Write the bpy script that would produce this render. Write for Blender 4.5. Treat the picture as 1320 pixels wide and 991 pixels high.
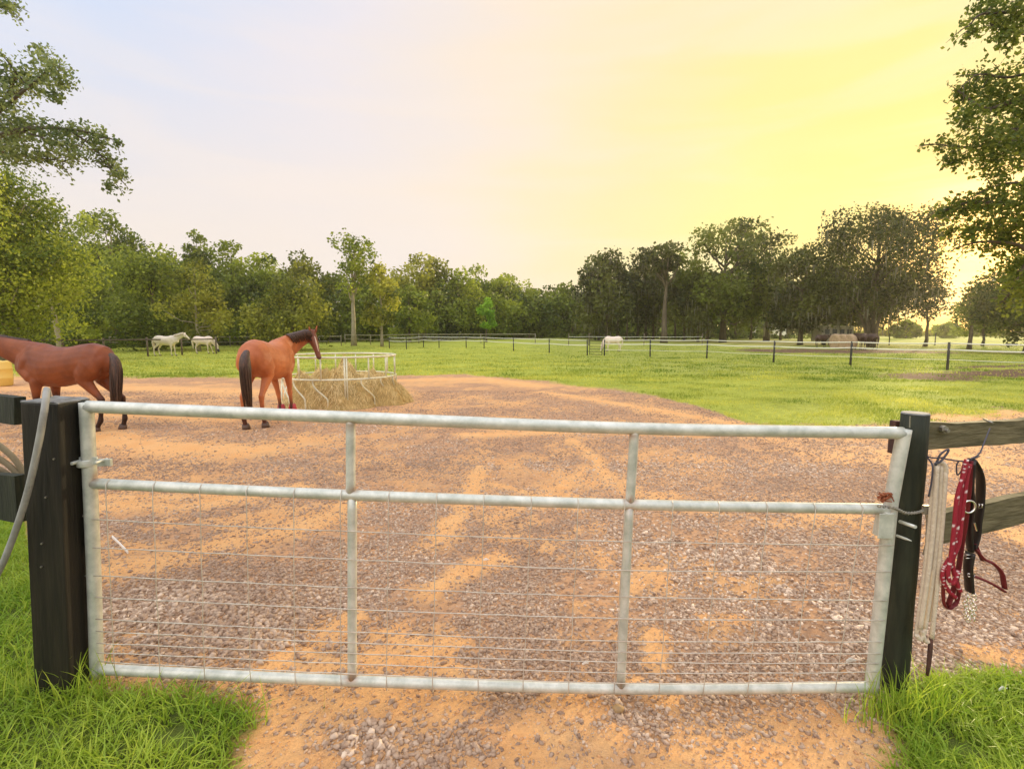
import bpy, math, random
import numpy as np
from mathutils import Vector, Matrix, Euler
R = math.radians
PI = math.pi
sc = bpy.context.scene
for o in list(bpy.data.objects):
    bpy.data.objects.remove(o)
C = sc.collection

# ---------------------------------------------------------------- camera
CAM_H = 1.70
PITCH = R(5.80)
cam_d = bpy.data.cameras.new('camera'); cam = bpy.data.objects.new('camera', cam_d); C.objects.link(cam)
cam_d.sensor_width = 36.0; cam_d.lens = 36.0 * 635.0 / 1320.0
cam_d.clip_start = 0.05; cam_d.clip_end = 3000
cam.location = (0, 0, CAM_H); cam.rotation_euler = (R(90) - PITCH, 0, 0)
sc.camera = cam

# ---------------------------------------------------------------- light
SUN_AZ = R(43.0)      # to the right of straight ahead (+Y)
SUN_EL = R(9.0)
sd = Vector((math.sin(SUN_AZ) * math.cos(SUN_EL), math.cos(SUN_AZ) * math.cos(SUN_EL), math.sin(SUN_EL)))
sl = bpy.data.lights.new('sun', 'SUN'); so = bpy.data.objects.new('sun', sl); C.objects.link(so)
sl.energy = 5.0; sl.angle = R(2.0); sl.color = (1.0, 0.78, 0.45)
so.rotation_euler = sd.to_track_quat('Z', 'Y').to_euler()
so.location = (20, 20, 20)

def build_world():
    w = bpy.data.worlds.new('World'); sc.world = w; w.use_nodes = True
    nt = w.node_tree; N = nt.nodes; L = nt.links; N.clear()
    out = N.new('ShaderNodeOutputWorld')
    tc = N.new('ShaderNodeTexCoord')
    nrm = N.new('ShaderNodeVectorMath'); nrm.operation = 'NORMALIZE'
    L.new(tc.outputs['Generated'], nrm.inputs[0])
    dt = N.new('ShaderNodeVectorMath'); dt.operation = 'DOT_PRODUCT'
    L.new(nrm.outputs[0], dt.inputs[0]); dt.inputs[1].default_value = (math.sin(SUN_AZ) * math.cos(R(7)), math.cos(SUN_AZ) * math.cos(R(7)), math.sin(R(7)))
    ac = N.new('ShaderNodeMath'); ac.operation = 'ARCCOSINE'; L.new(dt.outputs['Value'], ac.inputs[0])
    dv = N.new('ShaderNodeMath'); dv.operation = 'DIVIDE'; L.new(ac.outputs[0], dv.inputs[0]); dv.inputs[1].default_value = PI
    # soft high cloud: wobble the angle a little
    mp = N.new('ShaderNodeMapping'); mp.inputs['Scale'].default_value = (1.2, 1.2, 5.0); L.new(nrm.outputs[0], mp.inputs[0])
    nz = N.new('ShaderNodeTexNoise'); nz.inputs['Scale'].default_value = 1.6; nz.inputs['Detail'].default_value = 4
    L.new(mp.outputs[0], nz.inputs['Vector'])
    wob = N.new('ShaderNodeMath'); wob.operation = 'MULTIPLY_ADD'; L.new(nz.outputs['Fac'], wob.inputs[0])
    wob.inputs[1].default_value = 0.14; L.new(dv.outputs[0], wob.inputs[2])
    sb = N.new('ShaderNodeMath'); sb.operation = 'SUBTRACT'; L.new(wob.outputs[0], sb.inputs[0]); sb.inputs[1].default_value = 0.07
    rp = N.new('ShaderNodeValToRGB'); L.new(sb.outputs[0], rp.inputs[0])
    cr = rp.color_ramp
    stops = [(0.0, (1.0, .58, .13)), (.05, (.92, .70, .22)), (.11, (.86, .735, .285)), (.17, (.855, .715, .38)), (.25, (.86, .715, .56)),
             (.35, (.74, .70, .74)), (.44, (.58, .655, .82)), (.53, (.58, .68, .88)), (.72, (1.75, 1.65, 1.6)), (1.0, (2.4, 2.2, 1.95))]  # last stops: unseen sky behind the camera, brightened as added fill light
    while len(cr.elements) < len(stops):
        cr.elements.new(0.5)
    for e, (p, c) in zip(cr.elements, stops):
        e.position = p; e.color = (*c, 1)
    # warm pale band low down, away from the sun
    sx = N.new('ShaderNodeSeparateXYZ'); L.new(nrm.outputs[0], sx.inputs[0])
    low = N.new('ShaderNodeMapRange'); low.interpolation_type = 'SMOOTHSTEP'
    L.new(sx.outputs['Z'], low.inputs['Value']); low.inputs['From Min'].default_value = 0.12; low.inputs['From Max'].default_value = 0.50
    low.inputs['To Min'].default_value = 0.85; low.inputs['To Max'].default_value = 0.0
    far = N.new('ShaderNodeMapRange'); L.new(sb.outputs[0], far.inputs['Value'])
    far.inputs['From Min'].default_value = 0.22; far.inputs['From Max'].default_value = 0.36
    mu = N.new('ShaderNodeMath'); mu.operation = 'MULTIPLY'; L.new(low.outputs[0], mu.inputs[0]); L.new(far.outputs[0], mu.inputs[1])
    mx = N.new('ShaderNodeMix'); mx.data_type = 'RGBA'; L.new(mu.outputs[0], mx.inputs['Factor'])
    L.new(rp.outputs[0], mx.inputs[6]); mx.inputs[7].default_value = (.82, .715, .64, 1)
    # faint streaks of high cloud, peach coloured
    mp2 = N.new('ShaderNodeMapping'); mp2.inputs['Scale'].default_value = (.8, 1.6, 7.0); mp2.inputs['Rotation'].default_value = (.25, .1, .5); L.new(nrm.outputs[0], mp2.inputs[0])
    nz2 = N.new('ShaderNodeTexNoise'); nz2.inputs['Scale'].default_value = 2.3; nz2.inputs['Detail'].default_value = 6; nz2.inputs['Distortion'].default_value = .6; L.new(mp2.outputs[0], nz2.inputs['Vector'])
    cl = N.new('ShaderNodeMapRange'); cl.interpolation_type = 'SMOOTHSTEP'; L.new(nz2.outputs['Fac'], cl.inputs['Value']); cl.inputs['From Min'].default_value = .40; cl.inputs['From Max'].default_value = .68
    cl.inputs['To Max'].default_value = .24
    mx3 = N.new('ShaderNodeMix'); mx3.data_type = 'RGBA'; L.new(cl.outputs[0], mx3.inputs['Factor']); L.new(mx.outputs[2], mx3.inputs[6]); mx3.inputs[7].default_value = (.88, .76, .66, 1)
    mx = mx3
    # sky overhead made brighter, out of view, to light the ground
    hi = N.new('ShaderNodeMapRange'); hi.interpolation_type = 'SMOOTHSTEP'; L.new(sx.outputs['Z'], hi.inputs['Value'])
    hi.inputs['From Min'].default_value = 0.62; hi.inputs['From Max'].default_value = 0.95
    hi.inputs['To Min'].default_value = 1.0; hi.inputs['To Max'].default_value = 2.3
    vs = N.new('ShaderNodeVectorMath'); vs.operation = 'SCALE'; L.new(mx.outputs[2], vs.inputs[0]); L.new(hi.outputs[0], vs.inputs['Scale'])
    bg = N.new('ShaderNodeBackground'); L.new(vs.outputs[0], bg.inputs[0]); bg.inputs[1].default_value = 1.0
    # glow of the low sun
    gl = N.new('ShaderNodeMapRange'); gl.interpolation_type = 'SMOOTHERSTEP'; L.new(dv.outputs[0], gl.inputs['Value'])
    gl.inputs['From Min'].default_value = 0.0; gl.inputs['From Max'].default_value = 0.075
    gl.inputs['To Min'].default_value = 1.0; gl.inputs['To Max'].default_value = 0.0
    pw = N.new('ShaderNodeMath'); pw.operation = 'POWER'; L.new(gl.outputs[0], pw.inputs[0]); pw.inputs[1].default_value = 3.0
    bs = N.new('ShaderNodeMath'); bs.operation = 'MULTIPLY'; L.new(pw.outputs[0], bs.inputs[0]); bs.inputs[1].default_value = 1.7
    bg3 = N.new('ShaderNodeBackground'); bg3.inputs[0].default_value = (1, .52, .12, 1); L.new(bs.outputs[0], bg3.inputs[1])
    sky = N.new('ShaderNodeTexSky'); sky.sky_type = 'NISHITA'; sky.sun_disc = False
    sky.sun_elevation = SUN_EL; sky.sun_rotation = SUN_AZ
    bg2 = N.new('ShaderNodeBackground'); L.new(sky.outputs[0], bg2.inputs[0]); bg2.inputs[1].default_value = 0.007
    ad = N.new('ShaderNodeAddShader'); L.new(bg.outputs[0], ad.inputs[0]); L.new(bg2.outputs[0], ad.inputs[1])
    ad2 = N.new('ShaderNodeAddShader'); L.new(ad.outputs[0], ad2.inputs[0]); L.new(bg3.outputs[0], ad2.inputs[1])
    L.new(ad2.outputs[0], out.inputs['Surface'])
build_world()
sc.view_settings.view_transform = 'Standard'; sc.view_settings.look = 'None'
sc.view_settings.exposure = 0.2; sc.view_settings.gamma = 1.0; sc.view_settings.use_curve_mapping = False
sc.render.engine = 'CYCLES'
sc.cycles.use_denoising = True
sc.cycles.max_bounces = 8; sc.cycles.diffuse_bounces = 4; sc.cycles.transmission_bounces = 5; sc.cycles.volume_bounces = 1
sc.cycles.sample_clamp_indirect = 6.0

# ---------------------------------------------------------------- numbers
rs = np.random.RandomState(11)
random.seed(5)
def _hash(ix, iy, seed):
    n = (ix.astype(np.int64) * 374761393 + iy.astype(np.int64) * 668265263 + seed * 1442695041) & 0xffffffff
    n = ((n ^ (n >> 13)) * 1274126177) & 0xffffffff
    n = ((n ^ (n >> 15)) * 2246822519) & 0xffffffff
    return ((n ^ (n >> 16)) & 0xffff) / 65535.0
def vnoise(x, y, seed=0):
    ix = np.floor(x); iy = np.floor(y); fx = x - ix; fy = y - iy
    fx = fx * fx * (3 - 2 * fx); fy = fy * fy * (3 - 2 * fy)
    a = _hash(ix, iy, seed); b = _hash(ix + 1, iy, seed); c = _hash(ix, iy + 1, seed); d = _hash(ix + 1, iy + 1, seed)
    return (a * (1 - fx) + b * fx) * (1 - fy) + (c * (1 - fx) + d * fx) * fy
def fbm(x, y, f=1.0, octs=4, seed=0):
    x = np.asarray(x, float); y = np.asarray(y, float)
    s = np.zeros(np.broadcast(x, y).shape); a = 0.5; t = 0
    for k in range(octs):
        s += a * vnoise(x * f, y * f, seed + k * 17); t += a; a *= 0.5; f *= 2.03
    return s / t
def sstep(a, b, x):
    t = np.clip((np.asarray(x, float) - a) / (b - a), 0, 1); return t * t * (3 - 2 * t)

def ray(px, py):
    u = (px - 660.0) / 635.0; v = (495.5 - py) / 635.0
    return (u, math.cos(PITCH) + v * math.sin(PITCH), -math.sin(PITCH) + v * math.cos(PITCH))
def P(px, py, y):                     # the point on a sight line at distance y
    d = ray(px, py); t = y / d[1]
    return Vector((d[0] * t, y, CAM_H + d[2] * t))
def rise(x, y):
    r = np.asarray(y, float)
    return 0.95 * sstep(42, 90, r) + 1.1 * sstep(90, 180, r)
def G(px, py):                        # where a sight line meets the ground
    d = ray(px, py); h = 0.0; t = 1
    for k in range(30):
        t = (CAM_H - h) / max(-d[2], 1e-4); h = 0.5 * h + 0.5 * float(rise(0, d[1] * t))
    return Vector((d[0] * t, d[1] * t, h))

# ---------------------------------------------------------------- ground zones (world metres)
def inv(pts):
    return np.array([[G(a, b).x, G(a, b).y] for a, b in pts])
def poly_dist(x, y, pts):
    d = np.full(x.shape, 1e9)
    for (x0, y0), (x1, y1) in zip(pts[:-1], pts[1:]):
        dx, dy = x1 - x0, y1 - y0; l2 = dx * dx + dy * dy + 1e-9
        t = np.clip(((x - x0) * dx + (y - y0) * dy) / l2, 0, 1)
        d = np.minimum(d, np.hypot(x - x0 - t * dx, y - y0 - t * dy))
    return d
EDGE = inv([(-600, 482), (0, 484), (155, 487), (300, 488), (380, 487), (520, 484), (600, 483), (680, 490), (760, 499), (850, 512), (905, 526), (960, 543),
            (1010, 549), (1100, 550), (1170, 546), (1230, 536), (1320, 527), (1500, 515), (2200, 500)])
def grass_edge_y(x):
    o = np.argsort(EDGE[:, 0]); return np.interp(x, EDGE[o, 0], EDGE[o, 1])
SAND = [([(60, 665), (150, 650), (235, 652), (300, 640), (380, 628)], .17), ([(130, 640), (200, 640), (270, 637)], .10),
        ([(100, 770), (130, 750), (220, 733), (312, 703), (388, 685), (445, 652)], .19),
        ([(345, 868), (400, 830), (445, 800)], .10), ([(390, 868), (440, 850), (520, 845), (590, 830)], .10), ([(330, 1000), (350, 930), (400, 900), (500, 895), (560, 905)], .22), ([(420, 860), (520, 850), (590, 865)], .09), ([(430, 990), (470, 975)], .04),
        ([(400, 890), (480, 890), (560, 900)], .05), ([(560, 760), (600, 735), (640, 720)], .08), ([(500, 815), (580, 845)], .06),
        ([(650, 1000), (700, 950), (740, 905)], .15), ([(760, 985), (800, 940)], .05), ([(880, 1000), (990, 970), (1080, 945), (1140, 980)], .21),
        ([(1010, 925), (1100, 935)], .05), ([(735, 565), (765, 590), (785, 615)], .08), ([(1190, 560), (1260, 600), (1420, 620)], .22),
        ([(1230, 640), (1320, 700), (1400, 730)], .12), ([(1260, 850), (1330, 858)], .07), ([(100, 560), (200, 575), (330, 580)], .50), ([(560, 700), (600, 650), (620, 600)], .10), ([(600, 560), (760, 555), (900, 560)], .16),
        ([(60, 500), (200, 500), (340, 505)], .8), ([(-100, 520), (60, 530), (180, 535), (300, 540)], .35), ([(520, 490), (620, 488), (690, 497)], .55),
        ([(700, 505), (830, 525), (900, 537), (1000, 556)], .22), ([(1000, 556), (1100, 563), (1200, 560)], .14), ([(820, 880), (850, 892)], .05),
        ([(1150, 1010), (1240, 1040)], .2), ([(1205, 538), (1270, 532), (1420, 530)], .45), ([(60, 900), (300, 1010), (330, 1100)], .3), ([(630, 620), (700, 640), (760, 600)], .05), ([(840, 850), (845, 820)], .04)]
SAND = [(inv(p), w) for p, w in SAND]
DIRT = [(inv([(1010, 452.5), (1090, 453.2), (1160, 453.5)]), 4.6), (inv([(1190, 486), (1260, 483), (1340, 479), (1500, 474)]), 1.5), (inv([(1180, 476), (1320, 472)]), .5)]
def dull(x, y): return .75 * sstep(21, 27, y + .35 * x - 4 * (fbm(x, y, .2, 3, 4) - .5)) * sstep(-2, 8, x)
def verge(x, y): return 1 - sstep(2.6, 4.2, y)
def masks(x, y):
    """grass, sand, dark dirt weights, world position only"""
    n1 = fbm(x, y, .9, 5, 3) - .5; n2 = fbm(x, y, 5.0, 4, 9) - .5; n3 = fbm(x, y, 22.0, 3, 19) - .5
    e = grass_edge_y(x)
    g = sstep(-.12, .28, (y - e) / (1 + .06 * y) + 1.1 * n1 + .7 * n2)
    # verge by the left post and by the right post
    lx = -1.02 - .25 * (y - 1.5)
    gl = sstep(-.05, .10, (lx - x) + .35 * n1 + .25 * n2) * (1 - sstep(2.02, 2.18, y + .15 * n1 - 2.6 * sstep(-.10, .25, -x - 1.0 * y + .3 * n1)))
    rx = 1.42 + .42 * (y - 1.6)
    gr = sstep(-.05, .12, (x - rx) + .4 * n1 + .25 * n2) * (1 - sstep(2.08, 2.26, y + .5 * n1))
    g = np.maximum(g, np.maximum(gl, gr))
    s = np.zeros(x.shape)
    for pts, w in SAND:
        ww = w * (1 + .9 * n1)
        d = poly_dist(x, y, pts) + .13 * n2 + .8 * w * n2 + .06 * n3
        s = np.maximum(s, 1 - sstep(ww * .15, ww * 2.0 + .07, d))
    s = np.maximum(s, sstep(.04, .26, n1 + .5 * n2 + .15 * n3) * .8)
    s = np.maximum(s, .62 * sstep(3.0, 7.0, y) * sstep(-.16, .14, n1 + .5 * n2 + .3 * n3))
    d_ = np.zeros(x.shape)
    for pts, w in DIRT:
        d_ = np.maximum(d_, 1 - sstep(w * .6, w * 1.3, poly_dist(x, y, pts) + 2.0 * n1 + 1.0 * n2))
    return g, s, d_
def height(x, y, g=None, s=None, d_=None):
    if g is None: g, s, d_ = masks(x, y)
    h = rise(x, y)
    near = 1 - sstep(8, 30, y)
    h = h + near * (.030 * (fbm(x, y, 1.3, 3, 21) - .5) + .012 * (fbm(x, y, 9, 3, 22) - .5))
    h = h + s * (1 - g) * near * .018 + g * (.02 + .12 * (fbm(x, y, .35, 3, 5) - .5) * sstep(6, 12, y))
    h = h + (.10 * sstep(1.0, 1.5, -x - .1 * (y - 2)) + .035 * sstep(1.5, 1.9, x)) * (1 - sstep(2.6, 5.0, y)) * sstep(-3, .5, y)
    h = h - .02 * near - .06 * np.exp(-((x - 1.2) / .5) ** 2) * np.exp(-((y - 2.0) / .5) ** 2)
    return h

# ---------------------------------------------------------------- materials
def mat(name, base, rough=.6, metal=0., var=None, vscale=8., bump=0., bscale=40., spec=.5, transl=0., attr=None, stretch=None, sheen=0.):
    m = bpy.data.materials.new(name); m.use_nodes = True
    nt = m.node_tree; N = nt.nodes; L = nt.links
    b = N['Principled BSDF']; out = N['Material Output']
    b.inputs['Roughness'].default_value = rough; b.inputs['Metallic'].default_value = metal
    b.inputs['Specular IOR Level'].default_value = spec
    b.inputs['Base Color'].default_value = (*base, 1)
    if sheen: b.inputs['Sheen Weight'].default_value = sheen
    tc = N.new('ShaderNodeTexCoord'); vec = tc.outputs['Object']
    if stretch:
        mp = N.new('ShaderNodeMapping'); mp.inputs['Scale'].default_value = stretch; L.new(vec, mp.inputs[0]); vec = mp.outputs[0]
    col = None
    if var is not None:
        nz = N.new('ShaderNodeTexNoise'); nz.inputs['Scale'].default_value = vscale; nz.inputs['Detail'].default_value = 5
        nz.inputs['Roughness'].default_value = .65; L.new(vec, nz.inputs['Vector'])
        rg = N.new('ShaderNodeMapRange'); rg.inputs['From Min'].default_value = .35; rg.inputs['From Max'].default_value = .65
        L.new(nz.outputs['Fac'], rg.inputs['Value'])
        mx = N.new('ShaderNodeMix'); mx.data_type = 'RGBA'; L.new(rg.outputs[0], mx.inputs['Factor'])
        mx.inputs[6].default_value = (*base, 1); mx.inputs[7].default_value = (*var, 1)
        col = mx.outputs[2]
    if attr:   # (attribute, colour at 1)
        at = N.new('ShaderNodeAttribute'); at.attribute_name = attr[0]
        mx = N.new('ShaderNodeMix'); mx.data_type = 'RGBA'; L.new(at.outputs['Fac'], mx.inputs['Factor'])
        if col: L.new(col, mx.inputs[6])
        else: mx.inputs[6].default_value = (*base, 1)
        mx.inputs[7].default_value = (*attr[1], 1); col = mx.outputs[2]
    if col: L.new(col, b.inputs['Base Color'])
    if bump:
        nb = N.new('ShaderNodeTexNoise'); nb.inputs['Scale'].default_value = bscale; nb.inputs['Detail'].default_value = 6
        L.new(vec, nb.inputs['Vector'])
        bp = N.new('ShaderNodeBump'); bp.inputs['Strength'].default_value = bump; bp.inputs['Distance'].default_value = .01
        L.new(nb.outputs['Fac'], bp.inputs['Height']); L.new(bp.outputs[0], b.inputs['Normal'])
    if transl:
        tr = N.new('ShaderNodeBsdfTranslucent'); ms = N.new('ShaderNodeMixShader'); ms.inputs[0].default_value = transl
        if col: L.new(col, tr.inputs[0])
        else: tr.inputs[0].default_value = (*base, 1)
        L.new(b.outputs[0], ms.inputs[1]); L.new(tr.outputs[0], ms.inputs[2]); L.new(ms.outputs[0], out.inputs['Surface'])
    return m

def ground_material():
    m = bpy.data.materials.new('ground'); m.use_nodes = True
    nt = m.node_tree; N = nt.nodes; L = nt.links; b = N['Principled BSDF']
    tc = N.new('ShaderNodeTexCoord'); v = tc.outputs['Object']
    def noise(sc_, det=5, r=.6, vec=None):
        n = N.new('ShaderNodeTexNoise'); n.inputs['Scale'].default_value = sc_; n.inputs['Detail'].default_value = det
        n.inputs['Roughness'].default_value = r; L.new(vec or v, n.inputs['Vector']); return n.outputs['Fac']
    def ramp(f, a, b_, ca, cb):
        r = N.new('ShaderNodeValToRGB'); L.new(f, r.inputs[0]); r.color_ramp.elements[0].position = a; r.color_ramp.elements[1].position = b_
        r.color_ramp.elements[0].color = (*ca, 1); r.color_ramp.elements[1].color = (*cb, 1); return r.outputs[0]
    def mix(f, a, c):
        x = N.new('ShaderNodeMix'); x.data_type = 'RGBA'
        if isinstance(f, float): x.inputs['Factor'].default_value = f
        else: L.new(f, x.inputs['Factor'])
        L.new(a, x.inputs[6]); L.new(c, x.inputs[7]); return x.outputs[2]
    def att(n):
        a = N.new('ShaderNodeAttribute'); a.attribute_name = n; return a.outputs['Fac']
    # gravel: cells of stone and grit
    vo = N.new('ShaderNodeTexVoronoi'); vo.inputs['Scale'].default_value = 30; vo.inputs['Randomness'].default_value = 1
    L.new(v, vo.inputs['Vector'])
    sepc = N.new('ShaderNodeSeparateColor'); L.new(vo.outputs['Color'], sepc.inputs[0])
    gcell = ramp(sepc.outputs[0], .0, 1., (.20, .115, .07), (.58, .38, .245))
    edge = N.new('ShaderNodeMapRange'); L.new(vo.outputs['Distance'], edge.inputs['Value']); edge.inputs['From Min'].default_value = .35; edge.inputs['From Max'].default_value = .75
    gsand = ramp(noise(2.2, 6), .3, .7, (.68, .36, .165), (.46, .27, .16))
    grav = mix(edge.outputs[0], gcell, gsand)
    grav = mix(.30, grav, gsand)
    sand = ramp(noise(3.0, 7, .65), .32, .7, (.84, .42, .155), (.88, .55, .26))
    sgrit = ramp(noise(60, 3), .45, .62, (.78, .42, .16), (.52, .27, .12))
    sand = mix(.35, sand, sgrit)
    gr1 = ramp(noise(.45, 5, .6), .30, .70, (.24, .30, .035), (.52, .55, .075))
    gr2 = ramp(noise(4, 6, .75, ), .35, .66, (.17, .20, .035), (.50, .52, .09))
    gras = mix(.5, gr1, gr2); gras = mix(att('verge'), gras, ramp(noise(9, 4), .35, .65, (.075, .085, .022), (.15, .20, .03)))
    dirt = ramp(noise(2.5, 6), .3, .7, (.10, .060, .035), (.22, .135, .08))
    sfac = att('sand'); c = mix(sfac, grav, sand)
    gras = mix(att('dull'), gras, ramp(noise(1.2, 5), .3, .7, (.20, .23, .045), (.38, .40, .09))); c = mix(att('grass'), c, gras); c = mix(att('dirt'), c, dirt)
    L.new(c, b.inputs['Base Color']); b.inputs['Roughness'].default_value = .95; b.inputs['Specular IOR Level'].default_value = .15
    h1 = noise(28, 6, .7); h2 = noise(140, 3)
    ad = N.new('ShaderNodeMath'); ad.operation = 'MULTIPLY_ADD'; L.new(h2, ad.inputs[0]); ad.inputs[1].default_value = .35; L.new(h1, ad.inputs[2])
    bp = N.new('ShaderNodeBump'); bp.inputs['Strength'].default_value = .9; bp.inputs['Distance'].default_value = .03
    L.new(ad.outputs[0], bp.inputs['Height']); L.new(bp.outputs[0], b.inputs['Normal'])
    return m

M = dict(
    ground=ground_material(),
    stone=mat('gravel_stone', (.195, .118, .075), .85, var=(.42, .28, .185), vscale=35, attr=('tone', (.78, .61, .45)), spec=.3),
    pebble=mat('sandy_pebble', (.60, .30, .11), .9, var=(.42, .24, .13), vscale=50, attr=('tone', (.56, .40, .27)), spec=.2),
    blade=mat('grass_blade', (.14, .30, .015), .5, attr=('tone', (.58, .66, .08)), transl=.42, spec=.35),
    field=mat('pasture_blade', (.17, .26, .025), .6, attr=('tone', (.70, .68, .13)), transl=.4, spec=.2),
    galv=mat('galvanised_steel', (.46, .48, .41), .46, .30, var=(.70, .70, .62), vscale=13, bump=.08, bscale=60, attr=('rust', (.33, .13, .05))),
    wire=mat('galvanised_wire', (.46, .39, .31), .55, .3, var=(.66, .60, .50), vscale=20),
    blackwood=mat('dark_painted_wood', (.012, .015, .009), .7, var=(.034, .038, .022), vscale=5, bump=.6, bscale=14, stretch=(4, 4, .6), spec=.3),
    postwood=mat('black_square_post', (.009, .008, .005), .6, var=(.024, .019, .011), vscale=5, bump=.5, bscale=12, stretch=(5, 5, .5), spec=.35),
    greywood=mat('weathered_grey_wood', (.13, .13, .12), .85, var=(.26, .26, .25), vscale=22, bump=.8, bscale=30),
    railwood=mat('weathered_rail', (.085, .075, .038), .85, var=(.20, .17, .095), vscale=4, bump=.9, bscale=10, stretch=(1, 1, 7), spec=.2),
    brownwood=mat('brown_fence_wood', (.10, .075, .05), .85, var=(.17, .13, .09), vscale=3),
    palewood=mat('pale_fence_wood', (.22, .20, .13), .85, var=(.32, .29, .19), vscale=3),
    darkpost=mat('dark_fence_post', (.035, .035, .030), .8),
    tape=mat('white_fence_tape', (.78, .78, .66), .6),
    thinwire=mat('fence_wire', (.55, .55, .42), .6),
    bark=mat('bark', (.065, .050, .032), .9, var=(.14, .11, .07), vscale=3, bump=.5, bscale=6, stretch=(1, 1, .25)),
    palebark=mat('pale_bark', (.42, .36, .25), .9, var=(.30, .25, .17), vscale=3),
    hay=mat('hay', (.58, .38, .12), .9, var=(.72, .52, .20), vscale=8, attr=('tone', (.88, .70, .36)), bump=.6, bscale=50, spec=.2),
    olivehay=mat('weathered_hay', (.36, .25, .09), .9, var=(.58, .42, .17), vscale=5, bump=.6, bscale=40, spec=.2),
    feeder=mat('cream_painted_steel', (.85, .82, .58), .45, .2, var=(.56, .55, .40), vscale=6),
    rope=mat('cotton_rope', (.66, .56, .42), .9, var=(.54, .44, .32), vscale=60, bump=.5, bscale=120, sheen=.3),
    redrope=mat('red_rope', (.30, .008, .024), .7, attr=('fleck', (.85, .74, .72)), bump=.5, bscale=160),
    leather=mat('black_leather', (.018, .012, .010), .42, bump=.2, bscale=80),
    redweb=mat('red_webbing', (.14, .006, .010), .6, bump=.4, bscale=140),
    chrome=mat('bright_metal', (.85, .80, .72), .22, .95),
    steel=mat('dull_steel', (.30, .29, .26), .45, .8, var=(.42, .38, .30), vscale=40),
    hose=mat('grey_rubber_hose', (.24, .24, .22), .6, var=(.36, .36, .33), vscale=12, bump=.2, bscale=60),
    coil=mat('tan_canvas', (.34, .27, .16), .85, var=(.22, .18, .11), vscale=8),
    cordmat=mat('dark_cord', (.06, .055, .07), .7),
    yellow=mat('yellow_plastic', (.80, .56, .14), .45),
    litter=mat('white_plastic', (.85, .82, .75), .5),
    rust=mat('rusty_iron', (.10, .04, .025), .9, var=(.05, .025, .02), vscale=30),
    bay=mat('bay_coat', (.27, .072, .022), .45, var=(.15, .036, .013), vscale=2.2, bump=.45, bscale=9, attr=('points', (.030, .012, .008)), spec=.3),
    chestnut=mat('chestnut_coat', (.56, .180, .062), .48, var=(.38, .105, .035), vscale=2.6, bump=.45, bscale=9, attr=('points', (.085, .028, .018)), spec=.35),
    white=mat('white_coat', (.80, .70, .54), .6, var=(.68, .58, .46), vscale=3, attr=('points', (.62, .56, .42)), spec=.3),
    pink=mat('pale_dun_coat', (.84, .70, .58), .6, var=(.74, .60, .48), vscale=3, attr=('points', (.72, .66, .44)), spec=.3),
    darkcoat=mat('dark_brown_coat', (.050, .026, .018), .5, var=(.075, .040, .028), vscale=3, attr=('points', (.03, .02, .015)), spec=.4),
    hair=mat('black_hair', (.018, .012, .009), .5, var=(.11, .050, .028), vscale=7, stretch=(9, 9, .5)),
    palehair=mat('pale_hair', (.66, .56, .40), .7),
    hoof=mat('hoof', (.10, .055, .035), .5),
    redboot=mat('red_bell_boot', (.50, .045, .050), .55),
    eye=mat('eye', (.01, .007, .005), .12),
    blaze=mat('white_blaze', (.62, .45, .33), .6),
    mask=mat('black_fly_mask', (.02, .02, .025), .8),
    shed=mat('pale_corrugated', (.42, .40, .33), .7, var=(.50, .47, .40), vscale=2),
    shedwhite=mat('white_painted_board', (.80, .76, .62), .6),
    glass=mat('dark_window', (.04, .045, .04), .2),
)

# ---------------------------------------------------------------- mesh helpers
def link_mesh(name, V, F, m, parent=None, attrs=None, smooth=True):
    V = np.ascontiguousarray(V, dtype=np.float32); F = np.ascontiguousarray(F, dtype=np.int32)
    me = bpy.data.meshes.new(name); k = F.shape[1]
    me.vertices.add(len(V)); me.vertices.foreach_set('co', V.ravel())
    me.loops.add(F.size); me.loops.foreach_set('vertex_index', F.ravel())
    me.polygons.add(len(F)); me.polygons.foreach_set('loop_start', np.arange(0, F.size, k, dtype=np.int32))
    me.update(calc_edges=True)
    if smooth: me.polygons.foreach_set('use_smooth', np.ones(len(F), dtype=bool))
    for a, vals in (attrs or {}).items():
        at = me.attributes.new(a, 'FLOAT', 'POINT'); at.data.foreach_set('value', np.ascontiguousarray(vals, dtype=np.float32))
    if m: me.materials.append(m)
    o = bpy.data.objects.new(name, me); C.objects.link(o)
    if parent is not None: o.parent = parent
    return o
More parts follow.
